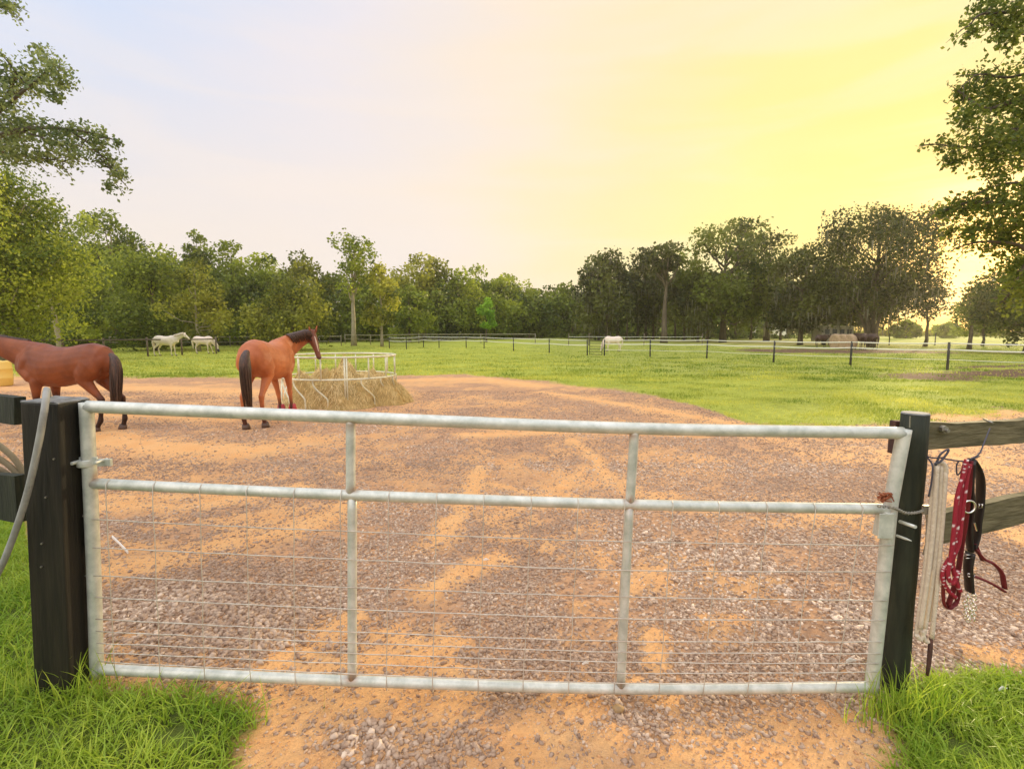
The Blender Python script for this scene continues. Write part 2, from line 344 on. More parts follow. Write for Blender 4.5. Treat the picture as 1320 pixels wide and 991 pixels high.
class MB:
    """collects quads (and tris as degenerate-free separate list) into one mesh"""
    def __init__(s): s.v = []; s.f = []; s.n = 0; s.a = []
    def add(s, V, F, a=0.0):
        s.v += [tuple(p) for p in V]; s.f += [tuple(i + s.n for i in f) for f in F]; s.n += len(V)
        s.a += list(a) if hasattr(a, '__len__') else [a] * len(V)
        return s
    def tube(s, pts, r, n=8, cap=True, flat=1.0, up=None, a=0.0, closed=False):
        pts = [Vector(p) for p in pts]; k = len(pts)
        rr = list(r) if hasattr(r, '__len__') else [r] * k
        V = []; prev = None
        for i, p in enumerate(pts):
            if closed: t = pts[(i + 1) % k] - pts[i - 1]
            else: t = pts[min(i + 1, k - 1)] - pts[max(i - 1, 0)]
            if t.length < 1e-9: t = Vector((0, 0, 1))
            t.normalize()
            if up is not None: nrm = Vector(up) - t * t.dot(Vector(up))
            elif prev is None:
                ref = Vector((0, 0, 1)) if abs(t.z) < .9 else Vector((1, 0, 0)); nrm = ref - t * t.dot(ref)
            else: nrm = prev - t * t.dot(prev)
            if nrm.length < 1e-6: nrm = t.orthogonal()
            nrm.normalize(); prev = nrm; bi = t.cross(nrm)
            for j in range(n):
                an = 2 * PI * j / n
                V.append(p + nrm * (math.cos(an) * rr[i]) + bi * (math.sin(an) * rr[i] * flat))
        F = []
        m_ = k if closed else k - 1
        for i in range(m_):
            for j in range(n):
                F.append((i * n + j, i * n + (j + 1) % n, ((i + 1) % k) * n + (j + 1) % n, ((i + 1) % k) * n + j))
        if cap and not closed:
            F.append(tuple(range(n))[::-1]); F.append(tuple((k - 1) * n + j for j in range(n)))
        return s.add(V, F, a)
    def box(s, x0, x1, y0, y1, z0, z1, mtx=None, a=0.0):
        V = [Vector((x, y, z)) for x in (x0, x1) for y in (y0, y1) for z in (z0, z1)]
        if mtx is not None: V = [mtx @ p for p in V]
        return s.add(V, [(0, 1, 3, 2), (4, 6, 7, 5), (0, 4, 5, 1), (2, 3, 7, 6), (0, 2, 6, 4), (1, 5, 7, 3)], a)
    def build(s, name, m, parent=None, attr=None, smooth=False, bevel=0.0):
        me = bpy.data.meshes.new(name); me.from_pydata([tuple(p) for p in s.v], [], s.f); me.validate(); me.update()
        if smooth:
            for p in me.polygons: p.use_smooth = len(p.vertices) <= 4
        if attr and len(me.vertices) == len(s.a):
            at = me.attributes.new(attr, 'FLOAT', 'POINT'); at.data.foreach_set('value', s.a)
        me.materials.append(m)
        o = bpy.data.objects.new(name, me); C.objects.link(o)
        if parent is not None: o.parent = parent
        if bevel:
            b = o.modifiers.new('bevel', 'BEVEL'); b.width = bevel; b.segments = 2; b.limit_method = 'ANGLE'
        return o
def tag(o, label=None, cat=None, group=None, kind=None):
    if label: o['label'] = label
    if cat: o['category'] = cat
    if group: o['group'] = group
    if kind: o['kind'] = kind
    return o
def empty(name, loc=(0, 0, 0), rz=0.0, label=None, cat=None, group=None):
    o = bpy.data.objects.new(name, None); C.objects.link(o); o.location = loc; o.rotation_euler = (0, 0, rz)
    o.empty_display_size = .2
    return tag(o, label, cat, group)
def spline(pts, n=6):
    """Catmull-Rom through points"""
    pts = [Vector(p) for p in pts]; out = []
    q = [pts[0] * 2 - pts[1]] + pts + [pts[-1] * 2 - pts[-2]]
    for i in range(1, len(q) - 2):
        for k in range(n):
            t = k / n
            out.append(.5 * ((2 * q[i]) + (q[i + 1] - q[i - 1]) * t + (2 * q[i - 1] - 5 * q[i] + 4 * q[i + 1] - q[i + 2]) * t * t
                             + (3 * q[i] - q[i - 1] - 3 * q[i + 1] + q[i + 2]) * t ** 3))
    out.append(pts[-1]); return out

# ================================================================ THE SETTING
def build_ground():
    ys = np.concatenate([-np.geomspace(400, 1.0, 24), np.linspace(-.6, .9, 12), np.geomspace(1.0, 700, 520)])
    sx = np.linspace(-1, 1, 760); sx = sx * (.75 + .25 * sx ** 2)
    Y, S = np.meshgrid(ys, sx, indexing='ij'); X = S * (7 + 2.0 * np.abs(Y))
    g, s, d = masks(X, Y); Z = height(X, Y, g, s, d)
    V = np.stack([X, Y, Z], -1).reshape(-1, 3)
    nr, nc = X.shape; idx = np.arange(nr * nc).reshape(nr, nc)
    F = np.stack([idx[:-1, :-1], idx[:-1, 1:], idx[1:, 1:], idx[1:, :-1]], -1).reshape(-1, 4)
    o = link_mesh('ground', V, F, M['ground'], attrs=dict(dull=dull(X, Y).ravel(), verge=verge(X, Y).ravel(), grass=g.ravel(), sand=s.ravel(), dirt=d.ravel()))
    tag(o, kind='structure')
build_ground()

# ---- gravel: every stone a small faceted lump, sorted on the gravel areas only
ICO = None
def ico():
    t = (1 + 5 ** .5) / 2
    v = np.array([(-1, t, 0), (1, t, 0), (-1, -t, 0), (1, -t, 0), (0, -1, t), (0, 1, t), (0, -1, -t), (0, 1, -t), (t, 0, -1), (t, 0, 1), (-t, 0, -1), (-t, 0, 1)], float)
    v /= np.linalg.norm(v[0])
    f = np.array([(0, 11, 5), (0, 5, 1), (0, 1, 7), (0, 7, 10), (0, 10, 11), (1, 5, 9), (5, 11, 4), (11, 10, 2), (10, 7, 6), (7, 1, 8), (3, 9, 4), (3, 4, 2),
                  (3, 2, 6), (3, 6, 8), (3, 8, 9), (4, 9, 5), (2, 4, 11), (6, 2, 10), (8, 6, 7), (9, 8, 1)])
    return v, f
def stones(name, x, y, size, tone, m, label, cat, sink=.12):
    v, f = ico(); n = len(x)
    z = height(x, y)
    jit = 1 + rs.uniform(-.42, .36, (n, 12, 1)); P0 = v[None] * jit
    scl = np.stack([rs.uniform(.8, 1.5, n), rs.uniform(.55, 1.0, n), rs.uniform(.40, .85, n)], -1)[:, None, :]
    P0 = P0 * scl * size[:, None, None]
    a = rs.uniform(0, 2 * PI, n); b = rs.uniform(-.45, .45, n)
    ca, sa, cb, sb_ = np.cos(a), np.sin(a), np.cos(b), np.sin(b)
    X1 = P0[..., 0] * cb[:, None] + P0[..., 2] * sb_[:, None]; Z1 = -P0[..., 0] * sb_[:, None] + P0[..., 2] * cb[:, None]; Y1 = P0[..., 1]
    X2 = X1 * ca[:, None] - Y1 * sa[:, None]; Y2 = X1 * sa[:, None] + Y1 * ca[:, None]
    V = np.stack([X2 + x[:, None], Y2 + y[:, None], Z1 + z[:, None] + size[:, None] * sink], -1).reshape(-1, 3)
    F = (f[None] + (np.arange(n) * 12)[:, None, None]).reshape(-1, 3)
    o = link_mesh(name, V, F, m, attrs=dict(tone=np.repeat(tone, 12)), smooth=False)
    return tag(o, label, cat, kind='stuff')
def scatter(n, y0, y1, pw=1.0):
    u = rs.uniform(0, 1, n)
    y = (y0 ** (2 - pw) + u * (y1 ** (2 - pw) - y0 ** (2 - pw))) ** (1 / (2 - pw)) if pw != 2 else y0 * (y1 / y0) ** u
    x = rs.uniform(-1, 1, n) * (y * 1.12 + .35)
    return x, y
def build_gravel():
    xs, ys, ss, ts = [], [], [], []
    for n, y0, y1, s0, s1, pw in ((260000, 1.15, 6.5, .0045, .0165, 1.25), (120000, 6.0, 15, .008, .020, 1.4)):
        x, y = scatter(n, y0, y1, pw); g, s, d = masks(x, y)
        n1 = fbm(x, y, 2.2, 4, 77)
        p = (1 - g) * (1 - .95 * s) * (.15 + .85 * sstep(.30, .50, n1 + .04))
        ok = rs.uniform(0, 1, n) < p; x, y = x[ok], y[ok]
        sz = s0 + (s1 - s0) * rs.uniform(0, 1, len(x)) ** 2.6
        pale = fbm(x, y, .8, 3, 51)
        # the pale heaps of bigger stone
        for (px, py, rad) in ((330, 830, .45), (470, 965, .22), (900, 700, .55), (215, 800, .3), (1080, 800, .3)):
            c = G(px, py); k = np.exp(-((x - c.x) ** 2 + (y - c.y) ** 2) / rad ** 2); pale = pale + .28 * k; sz = sz * (1 + .45 * k)
        t = np.clip((rs.uniform(0, 1, len(x)) ** 3.2) * .95 * sstep(.3, .75, pale) + rs.uniform(-.05, .25, len(x)), 0, 1)
        xs.append(x); ys.append(y); ss.append(sz); ts.append(t)
    stones('gravel', np.concatenate(xs), np.concatenate(ys), np.concatenate(ss), np.concatenate(ts), M['stone'],
           'loose grey brown gravel spread over the yard behind the gate', 'gravel')
    x, y = scatter(60000, 1.15, 7, 1.3); g, s, d = masks(x, y); ok = rs.uniform(0, 1, len(x)) < s * (1 - g) * .95
    x, y = x[ok], y[ok]
    stones('sand_grit', x, y, .003 + .008 * rs.uniform(0, 1, len(x)) ** 3, rs.uniform(0, 1, len(x)), M['pebble'],
           'small orange clods and pebbles on the bare sandy tracks', 'pebbles')
build_gravel()

# ---- grass
def blades(name, x, y, h, w, lean, tone, m, label, segs=3, z=None):
    n = len(x); z = height(x, y) if z is None else z
    a = rs.uniform(0, 2 * PI, n); la = rs.uniform(0, 2 * PI, n)
    V = []
    for k in range(segs):
        t = k / segs; c = lean * t ** 1.8 * h
        cx = x + np.cos(la) * c; cy = y + np.sin(la) * c; cz = z + h * t * (1 - .25 * lean * t)
        ww = w * (1 - t ** 1.5 * .8) * .5
        V.append(np.stack([cx - np.cos(a) * ww, cy - np.sin(a) * ww, cz], -1)); V.append(np.stack([cx + np.cos(a) * ww, cy + np.sin(a) * ww, cz], -1))
    c = lean * h; V.append(np.stack([x + np.cos(la) * c, y + np.sin(la) * c, z + h * (1 - .25 * lean)], -1))
    k = 2 * segs + 1; V = np.stack(V, 1).reshape(-1, 3)
    f = []
    for i in range(segs - 1): f += [(2 * i, 2 * i + 1, 2 * i + 3), (2 * i, 2 * i + 3, 2 * i + 2)]
    f.append((2 * segs - 2, 2 * segs - 1, 2 * segs))
    F = (np.array(f)[None] + (np.arange(n) * k)[:, None, None]).reshape(-1, 3)
    o = link_mesh(name, V, F, m, attrs=dict(tone=np.repeat(np.clip(tone, 0, 1), k)), smooth=True)
    return tag(o, label, 'grass', kind='stuff')
def build_grass():
    for side, x0, x1, y0, y1, n, lab in ((-1, -5.6, -.85, 1.05, 5.4, 130000, 'lush long green grass around the foot of the square black post'),
                                         (1, 1.25, 3.0, 1.15, 2.35, 30000, 'bright green grass growing at the foot of the round post')):
        x = rs.uniform(x0, x1, n); y = rs.uniform(y0, y1, n); g, s, d = masks(x, y)
        cl = fbm(x, y, 6, 3, 31)
        ok = rs.uniform(0, 1, n) < g * sstep(.28, .55, cl + .1); x, y, cl, g = x[ok], y[ok], cl[ok], g[ok]
        hh = (.03 + .075 * rs.uniform(0, 1, len(x)) ** 1.4) * (.5 + 1.0 * cl) * (.35 + .65 * g)
        tone = .55 * fbm(x, y, 2.4, 3, 8) + .5 * rs.uniform(0, 1, len(x)) ** 2 - .02
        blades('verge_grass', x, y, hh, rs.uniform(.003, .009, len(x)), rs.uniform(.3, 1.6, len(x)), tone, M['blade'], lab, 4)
    # tall wisps beside the posts
    xs, ys = [], []
    for (px, py, k, r) in ((70, 880, 60, .16), (110, 875, 40, .06), (1150, 880, 130, .07), (1180, 890, 90, .10), (290, 905, 12, .2)):
        c = P(px, py, 2.05); xs.append(rs.normal(c.x, r, k)); ys.append(rs.normal(2.02, .05, k))
    x = np.concatenate(xs); y = np.concatenate(ys)
    blades('tall_grass', x, y, rs.uniform(.10, .27, len(x)), rs.uniform(.003, .006, len(x)), rs.uniform(.1, .7, len(x)), rs.uniform(.1, .9, len(x)), M['blade'],
           'tall thin grass wisps rising against the gate posts', 5)
    # the pasture
    xs, ys, hs, ws, ts = [], [], [], [], []
    for n, y0, y1, h, w in ((200000, 5.5, 20, .065, .016), (150000, 18, 60, .10, .045)):
        x, y = scatter(n, y0, y1, 1.5); g, s, d = masks(x, y); cl = fbm(x, y * 1.6, .9, 4, 61)
        ok = (rs.uniform(0, 1, n) < g * (1 - .9 * d) * (.25 + .75 * sstep(.35, .6, cl))); x, y, cl = x[ok], y[ok], cl[ok]
        xs.append(x); ys.append(y); hs.append(h * (.3 + 1.3 * cl) * rs.uniform(.5, 1.2, len(x))); ws.append(w * rs.uniform(.6, 1.3, len(x)))
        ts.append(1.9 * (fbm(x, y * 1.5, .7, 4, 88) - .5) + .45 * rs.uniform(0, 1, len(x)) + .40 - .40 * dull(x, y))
    x = np.concatenate(xs); y = np.concatenate(ys)
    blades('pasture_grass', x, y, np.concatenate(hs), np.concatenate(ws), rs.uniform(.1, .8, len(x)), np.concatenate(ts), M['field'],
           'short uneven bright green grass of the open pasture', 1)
build_grass()

# ================================================================ THE GATE
GY = 2.13
def gp(px, py, dy=0.0):
    return P(px, py, GY + dy)
def build_gate():
    g = empty('field_gate', (gp(112, 520).x, GY, 0), 0, 'long galvanised tube gate with welded wire mesh in its lower half', 'gate')
    off = Vector(g.location)
    def L_(pts): return [Vector(p) - off for p in pts]
    def rusty(o_, welds, rad=.035):
        me = o_.data; co = np.empty(len(me.vertices) * 3, np.float32); me.vertices.foreach_get('co', co); co = co.reshape(-1, 3)
        r = np.zeros(len(co))
        for w in welds:
            w = np.array(w) - np.array(off); d = np.linalg.norm(co - w, axis=1); r = np.maximum(r, (1 - sstep(rad * .3, rad, d + .02 * (vnoise(co[:, 0] * 90, co[:, 2] * 90, 4) - .5))) * .75)
        at = me.attributes.new('rust', 'FLOAT', 'POINT'); at.data.foreach_set('value', r.astype(np.float32))
    welds = [gp(*p) for p in ((452, 548), (452, 632), (454, 646), (816, 562), (812, 644), (812, 656), (454, 872), (800, 880), (121, 618), (1146, 654), (1140, 640))]
    top = spline([gp(113, 524), gp(453, 538), (gp(815, 552)), gp(1163, 558)], 28)
    mid = spline([gp(120, 623), gp(453, 638), gp(812, 650), gp(1148, 656)], 28)
    bot = spline([gp(125, 862), gp(453, 877), gp(800, 887), gp(1126, 885)], 28)
    for nm, pts, r in (('top_rail', top, .0268), ('middle_rail', mid, .0235), ('bottom_rail', bot, .0235)):
        o = MB().tube(L_(pts), r, 20).build(nm, M['galv'], g, smooth=True); rusty(o, welds)
    def stile(nm, pts, r):
        o = MB().tube(L_(spline(pts, 14)), r, 18).build(nm, M['galv'], g, smooth=True); rusty(o, welds)
    stile('end_stile', [gp(111, 519), gp(116, 620), gp(121, 740), gp(125, 872)], .0268)
    stile('end_stile', [gp(1166, 553), gp(1150, 640), gp(1146, 672), gp(1137, 760), gp(1123, 890)], .0275)
    stile('stile', [gp(452, 540), gp(452, 636)], .0205); stile('stile', [gp(454, 640), gp(454, 874)], .0205)
    stile('stile', [gp(818, 554), gp(812, 648)], .0205); stile('stile', [gp(811, 652), gp(800, 884)], .0205)
    # welded wire panel
    mb = MB(); WY = -.0275
    XS = (122, 453, 806, 1134)
    rows = [(670, 685, 698, 703), (706, 721, 735, 737), (742, 757, 769, 774), (770, 785, 797, 799), (798, 814, 826, 827), (814, 828, 840, 842),
            (829, 842, 853, 855), (841, 855, 867, 866), (853, 868, 880, 878)]
    for k, r in enumerate(rows):
        xl = 112 + (r[0] - 520) * .04; xr = 1166 - (r[3] - 553) * .125
        q = spline([gp(xl, r[0] - .5, WY), gp(453, r[1], WY), gp(806, r[2], WY), gp(xr + 5, r[3], WY)], 16)
        q = [p + Vector((0, random.uniform(-.0012, .0012), random.uniform(-.0016, .0016))) for p in q]
        mb.tube(L_(q), .0024, 5)
    tops = [138, 198, 258.5, 318, 379, 439, 501, 563, 624, 685, 746, 806, 868, 928, 990, 1052, 1113]
    bots = [148.5, 206.6, 263.6, 322.7, 380, 439, 498, 557, 616, 674, 733, 792, 850, 907, 964, 1021, 1077]
    def railp(curve, px, dz):
        ps = sorted(curve, key=lambda p: abs(p.x / p.y * 1 - (px - 660) / 638.0))[0]; return ps.z + dz
    for a, b in zip(tops, bots):
        pa = P(a, 648, GY + WY); pb = P(b, 875, GY + WY)
        za = railp(mid, a, .012); zb = railp(bot, b, -.018)
        n = 12; q = []
        for i in range(n + 1):
            t = i / n; p = pa.lerp(pb, t); p.z = za + (zb - za) * t; p.x += random.uniform(-.002, .002); q.append(p)
        # wrap under the bottom rail and over the middle rail
        q = [q[0] + Vector((0, .020, .014))] + q + [q[-1] + Vector((0, .012, -.011)), q[-1] + Vector((0, .035, -.014))]
        mb.tube(L_(q), .0020, 5)
    mb.build('wire_mesh', M['wire'], g, smooth=True)
    # hinge clamp on the left
    mb = MB()
    a = gp(112, 596)
    ring = [Vector((a.x + .034 * math.cos(t), GY + .034 * math.sin(t), a.z)) for t in np.linspace(0, 2 * PI, 20, endpoint=False)]
    mb.tube(L_(ring), .017, 8, closed=True, flat=.22, up=(0, 0, 1))
    lug = gp(128, 598, -.03) - off
    mb.box(lug.x - .03, lug.x + .030, -.008, .006, lug.z - .016, lug.z + .016)
    lug = gp(101, 596, -.035) - off
    mb.box(lug.x - .020, lug.x + .06, -.012, -.002, lug.z - .017, lug.z + .017)
    mb.tube([lug + Vector((-.012, -.02, 0)), lug + Vector((-.012, .05, 0))], .008, 8)
    mb.tube([lug + Vector((.085, -.016, .002)), lug + Vector((.085, .05, .002))], .007, 8)
    hc = mb.build('hinge_clamp', M['galv'], g, smooth=False, bevel=.002)
    # latch sleeve and pins on the right stile
    mb = MB()
    t0 = gp(1150, 662, -.034) - off; b0 = gp(1144, 694, -.034) - off
    mb.tube([t0 + Vector((0, .034, 0)), b0 + Vector((0, .034, 0))], .036, 14)
    mb.box(t0.x - .055, t0.x + .012, -.036, -.030, b0.z, t0.z)
    mb.build('latch_sleeve', M['galv'], g, smooth=False, bevel=.002)
    mb = MB(); p0 = gp(1160, 672, -.02); p1 = gp(1180, 679, -.10)
    mb.tube(L_([p0, p1]), .0075, 12); mb.build('latch_pin', M['galv'], g, smooth=True); mb = MB(); p0 = gp(1156, 690, -.03); p1 = gp(1175, 697, -.09); mb.tube(L_([p0, p0.lerp(p1, .6), p1]), [.006, .006, .002], 8)
    mb.build('latch_pin', M['galv'], g, smooth=True)
build_gate()

def build_posts():
    # square hinge post: front face and right face both seen
    a = P(22, 520, 2.03); xl, y0 = a.x, 2.03
    w = .158
    bx = P(39, 850, y0).x
    root = empty('gate_post', (xl + w / 2 + (bx - xl) * 1.04, y0 + w / 2, 0), 0, 'thick square black post carrying the hinges of the long gate', 'post')
    zt = P(65, 516, y0).z
    o = MB().box(-w / 2, w / 2, -w / 2, w / 2, -.3, zt - .012).build('shaft', M['postwood'], root, bevel=.006)
    mb = MB(); n = 9
    V = []; F = []
    for i in range(n + 1):
        for j in range(n + 1):
            x = -w / 2 + w * i / n; y = -w / 2 + w * j / n; e = 0 if 0 < i < n and 0 < j < n else 1
            V.append((x, y, zt - .004 + .012 * (vnoise(np.array(x * 50), np.array(y * 12), 5) - .4) - .004 * e))
    for i in range(n):
        for j in range(n):
            k = i * (n + 1) + j; F.append((k, k + n + 1, k + n + 2, k + 1))
    m2 = len(V)
    mb.add(V, F); mb.box(-w / 2 + .001, w / 2 - .001, -w / 2 + .001, w / 2 - .001, zt - .0118, zt - .006)
    mb.build('weathered_top', M['greywood'], root)
    # a thin dark strip behind the hinge side
    mb = MB(); s = P(122, 560, 2.20); mb.box(s.x - xl - w / 2 - .02, s.x - xl - w / 2 + .018, .03, .055, .75, zt - .01)
    mb.build('edge_strip', M['blackwood'], root)
    for px, py in ((85, 566), (70, 590), (62, 640), (60, 700), (61, 730)):
        q = P(px, py, 2.03 - .001); q = q - Vector((xl + w / 2, y0 + w / 2, 0))
        if q.x < w / 2: MB().tube([(q.x, -w / 2 - .006, q.z), (q.x, -w / 2 + .004, q.z)], .004, 7).build('nail', M['steel'], root)
    for zz in (1.13, .9, .62): MB().tube([(w / 2 - .004, .02, zz), (w / 2 + .006, .02, zz)], .005, 7).build('nail', M['steel'], root)
    root.rotation_euler = (0, math.atan2(-(bx - xl), P(22, 520, y0).z - P(39, 850, y0).z), 0)
    # round latch post, leaning like in the picture
    t = P(1180, 533, 2.20); b = P(1153, 872, 2.20)
    b = b + (b - t) * .35
    root = empty('gate_post', (P(1154, 868, 2.20).x, 2.20, 0), 0, 'round dark green post beside the hanging ropes and halter', 'post')
    off = Vector(root.location)
    pts = [b.lerp(t, k / 14) - off for k in range(15)]
    MB().tube(pts, [.054 + .0015 * math.sin(k * 1.7) for k in range(15)], 28).build('shaft', M['blackwood'], root, smooth=True)
    MB().tube([t - off + Vector((0, 0, -.001)), t - off + Vector((0, 0, .005))], [.0535, .050], 28).build('weathered_top', M['greywood'], root)
    mb = MB(); q = P(1172, 545, 2.125) - off
    mb.tube([q + Vector((-.006, -.01, .03)), q + Vector((.004, 0, -.02))], .0028, 6); mb.build('nail', M['steel'], root)
    # short wooden stub behind the latch end
    q0 = P(1156, 541, 2.30); q1 = P(1154, 583, 2.30)
    mb = MB(); mb.box(q0.x - .035, q0.x + .04, 2.26, 2.30, q1.z, q0.z); tag(mb.build('stop_block', M['rust'], None, bevel=.004),
        'short dark wooden block behind the latch end of the gate', 'block')
    return
build_posts()

def board(a0, a1, b0, b1, th, m, name, parent, jag=0.0, n=26, seed=1):
    """a board from (top a0, bottom a1) to (top b0, bottom b1), rough edges"""
    a0, a1, b0, b1 = map(Vector, (a0, a1, b0, b1)); d = (b0 - a0); nrm = Vector((d.y, -d.x, 0)).normalized() * th
    V = []; F = []
    for i in range(n + 1):
        t = i / n; tp = a0.lerp(b0, t); bt = a1.lerp(b1, t)
        jt = jag * (fbm(np.array(t * 9.0), np.array(seed * 3.1), 1, 4, seed) - .5) * 2; jb = jag * .6 * (fbm(np.array(t * 7.0), np.array(seed * 5.7), 1, 4, seed + 9) - .5) * 2
        tp = tp + Vector((0, 0, float(jt))); bt = bt + Vector((0, 0, float(jb)))
        for k in range(7):
            z = bt.lerp(tp, k / 6); V.append(z + nrm * .5)
        for k in range(7):
            z = bt.lerp(tp, k / 6); V.append(z - nrm * .5)
    for i in range(n):
        o = i * 14; q = o + 14
        for k in range(6):
            F.append((o + k, q + k, q + k + 1, o + k + 1)); F.append((o + 7 + k, o + 8 + k, q + 8 + k, q + 7 + k))
        F.append((o + 6, q + 6, q + 13, o + 13)); F.append((o, o + 7, q + 7, q))
    F.append(tuple(range(7)) + tuple(range(13, 6, -1))); o = n * 14; F.append(tuple(o + k for k in range(7))[::-1] + tuple(o + k for k in range(7, 14)))
    mb = MB(); mb.add(V, F); return mb.build(name, m, parent)
def build_side_fences():
    root = empty('plank_fence', (1.8, 2.2, 0), 0, 'weathered dark plank fence running off from the round post behind the halter', 'fence')
    off = Vector(root.location)
    # direction of the run
    ya, yb = 2.235, 2.50
    A = P(1188, 543, ya); B = P(1320, 533, yb); dirv = (B - A); dirv.z = 0
    def at(px0, ext, zt, zb):
        a = A.copy(); b = A + dirv * ext
        return (Vector((a.x, a.y, zt)) - off, Vector((a.x, a.y, zb)) - off, Vector((b.x, b.y, zt)) - off, Vector((b.x, b.y, zb)) - off)
    zt = A.z; zb = P(1188, 580, ya).z
    a0, a1, b0, b1 = at(0, 3.4, zt, zb); b0.z -= .10; b1.z -= .06
    board(a0, a1, b0, b1, .04, M['railwood'], 'rail', root, .028, 60, 3)
    zt2 = P(1215, 661, 2.28).z; zb2 = P(1215, 701, 2.28).z
    a0, a1, b0, b1 = at(0, 3.4, zt2, zb2); a = (A + dirv * .17) - off; a0 = Vector((a.x, a.y, zt2)); a1 = Vector((a.x, a.y, zb2)); b0.z += .06; b1.z += .06
    board(a0, a1, b0, b1, .04, M['railwood'], 'rail', root, .012, 60, 8)
    e = A + dirv * 3.4 - off
    MB().tube([(e.x, e.y + .06, -.2), (e.x, e.y + .06, 1.4)], .06, 16).build('post', M['blackwood'], root, smooth=True)
    # bolt head on the top rail
    mb = MB(); q = P(1212, 552, 2.255) - off
    mb.tube([q + Vector((0, -.028, 0)), q + Vector((0, .0, 0))], .017, 6); mb.tube([q + Vector((0, -.045, -.004)), q + Vector((0, 0, -.004))], .008, 8)
    mb.build('bolt', M['steel'], root)
    # left side
    root = empty('plank_fence', (-2.2, 2.15, 0), 0, 'dark painted plank fence leaving the square post towards the left', 'fence')
    off = Vector(root.location)
    a0 = P(26, 512, 2.14) - off; a1 = P(26, 547, 2.14) - off; b0 = Vector((-4.9, 3.35, a0.z + off.z + .0)) - off; b1 = b0 - Vector((0, 0, .115))
    b0.x = b1.x = -4.9 - off.x; board(a0, a1, b0, b1, .04, M['blackwood'], 'rail', root, .008, 30, 5)
    a0 = P(26, 612, 2.14) - off; a1 = P(30, 672, 2.14) - off
    b0 = Vector((-4.9, 3.35, .80)) - off; b1 = b0 - Vector((0, 0, .14)); board(a0, a1, b0, b1, .04, M['blackwood'], 'rail', root, .008, 30, 6)
    MB().tube([(-4.95 - off.x, 3.42 - off.y, -.2), (-4.95 - off.x, 3.42 - off.y, 1.4)], .07, 16).build('post', M['blackwood'], root, smooth=True)
build_side_fences()

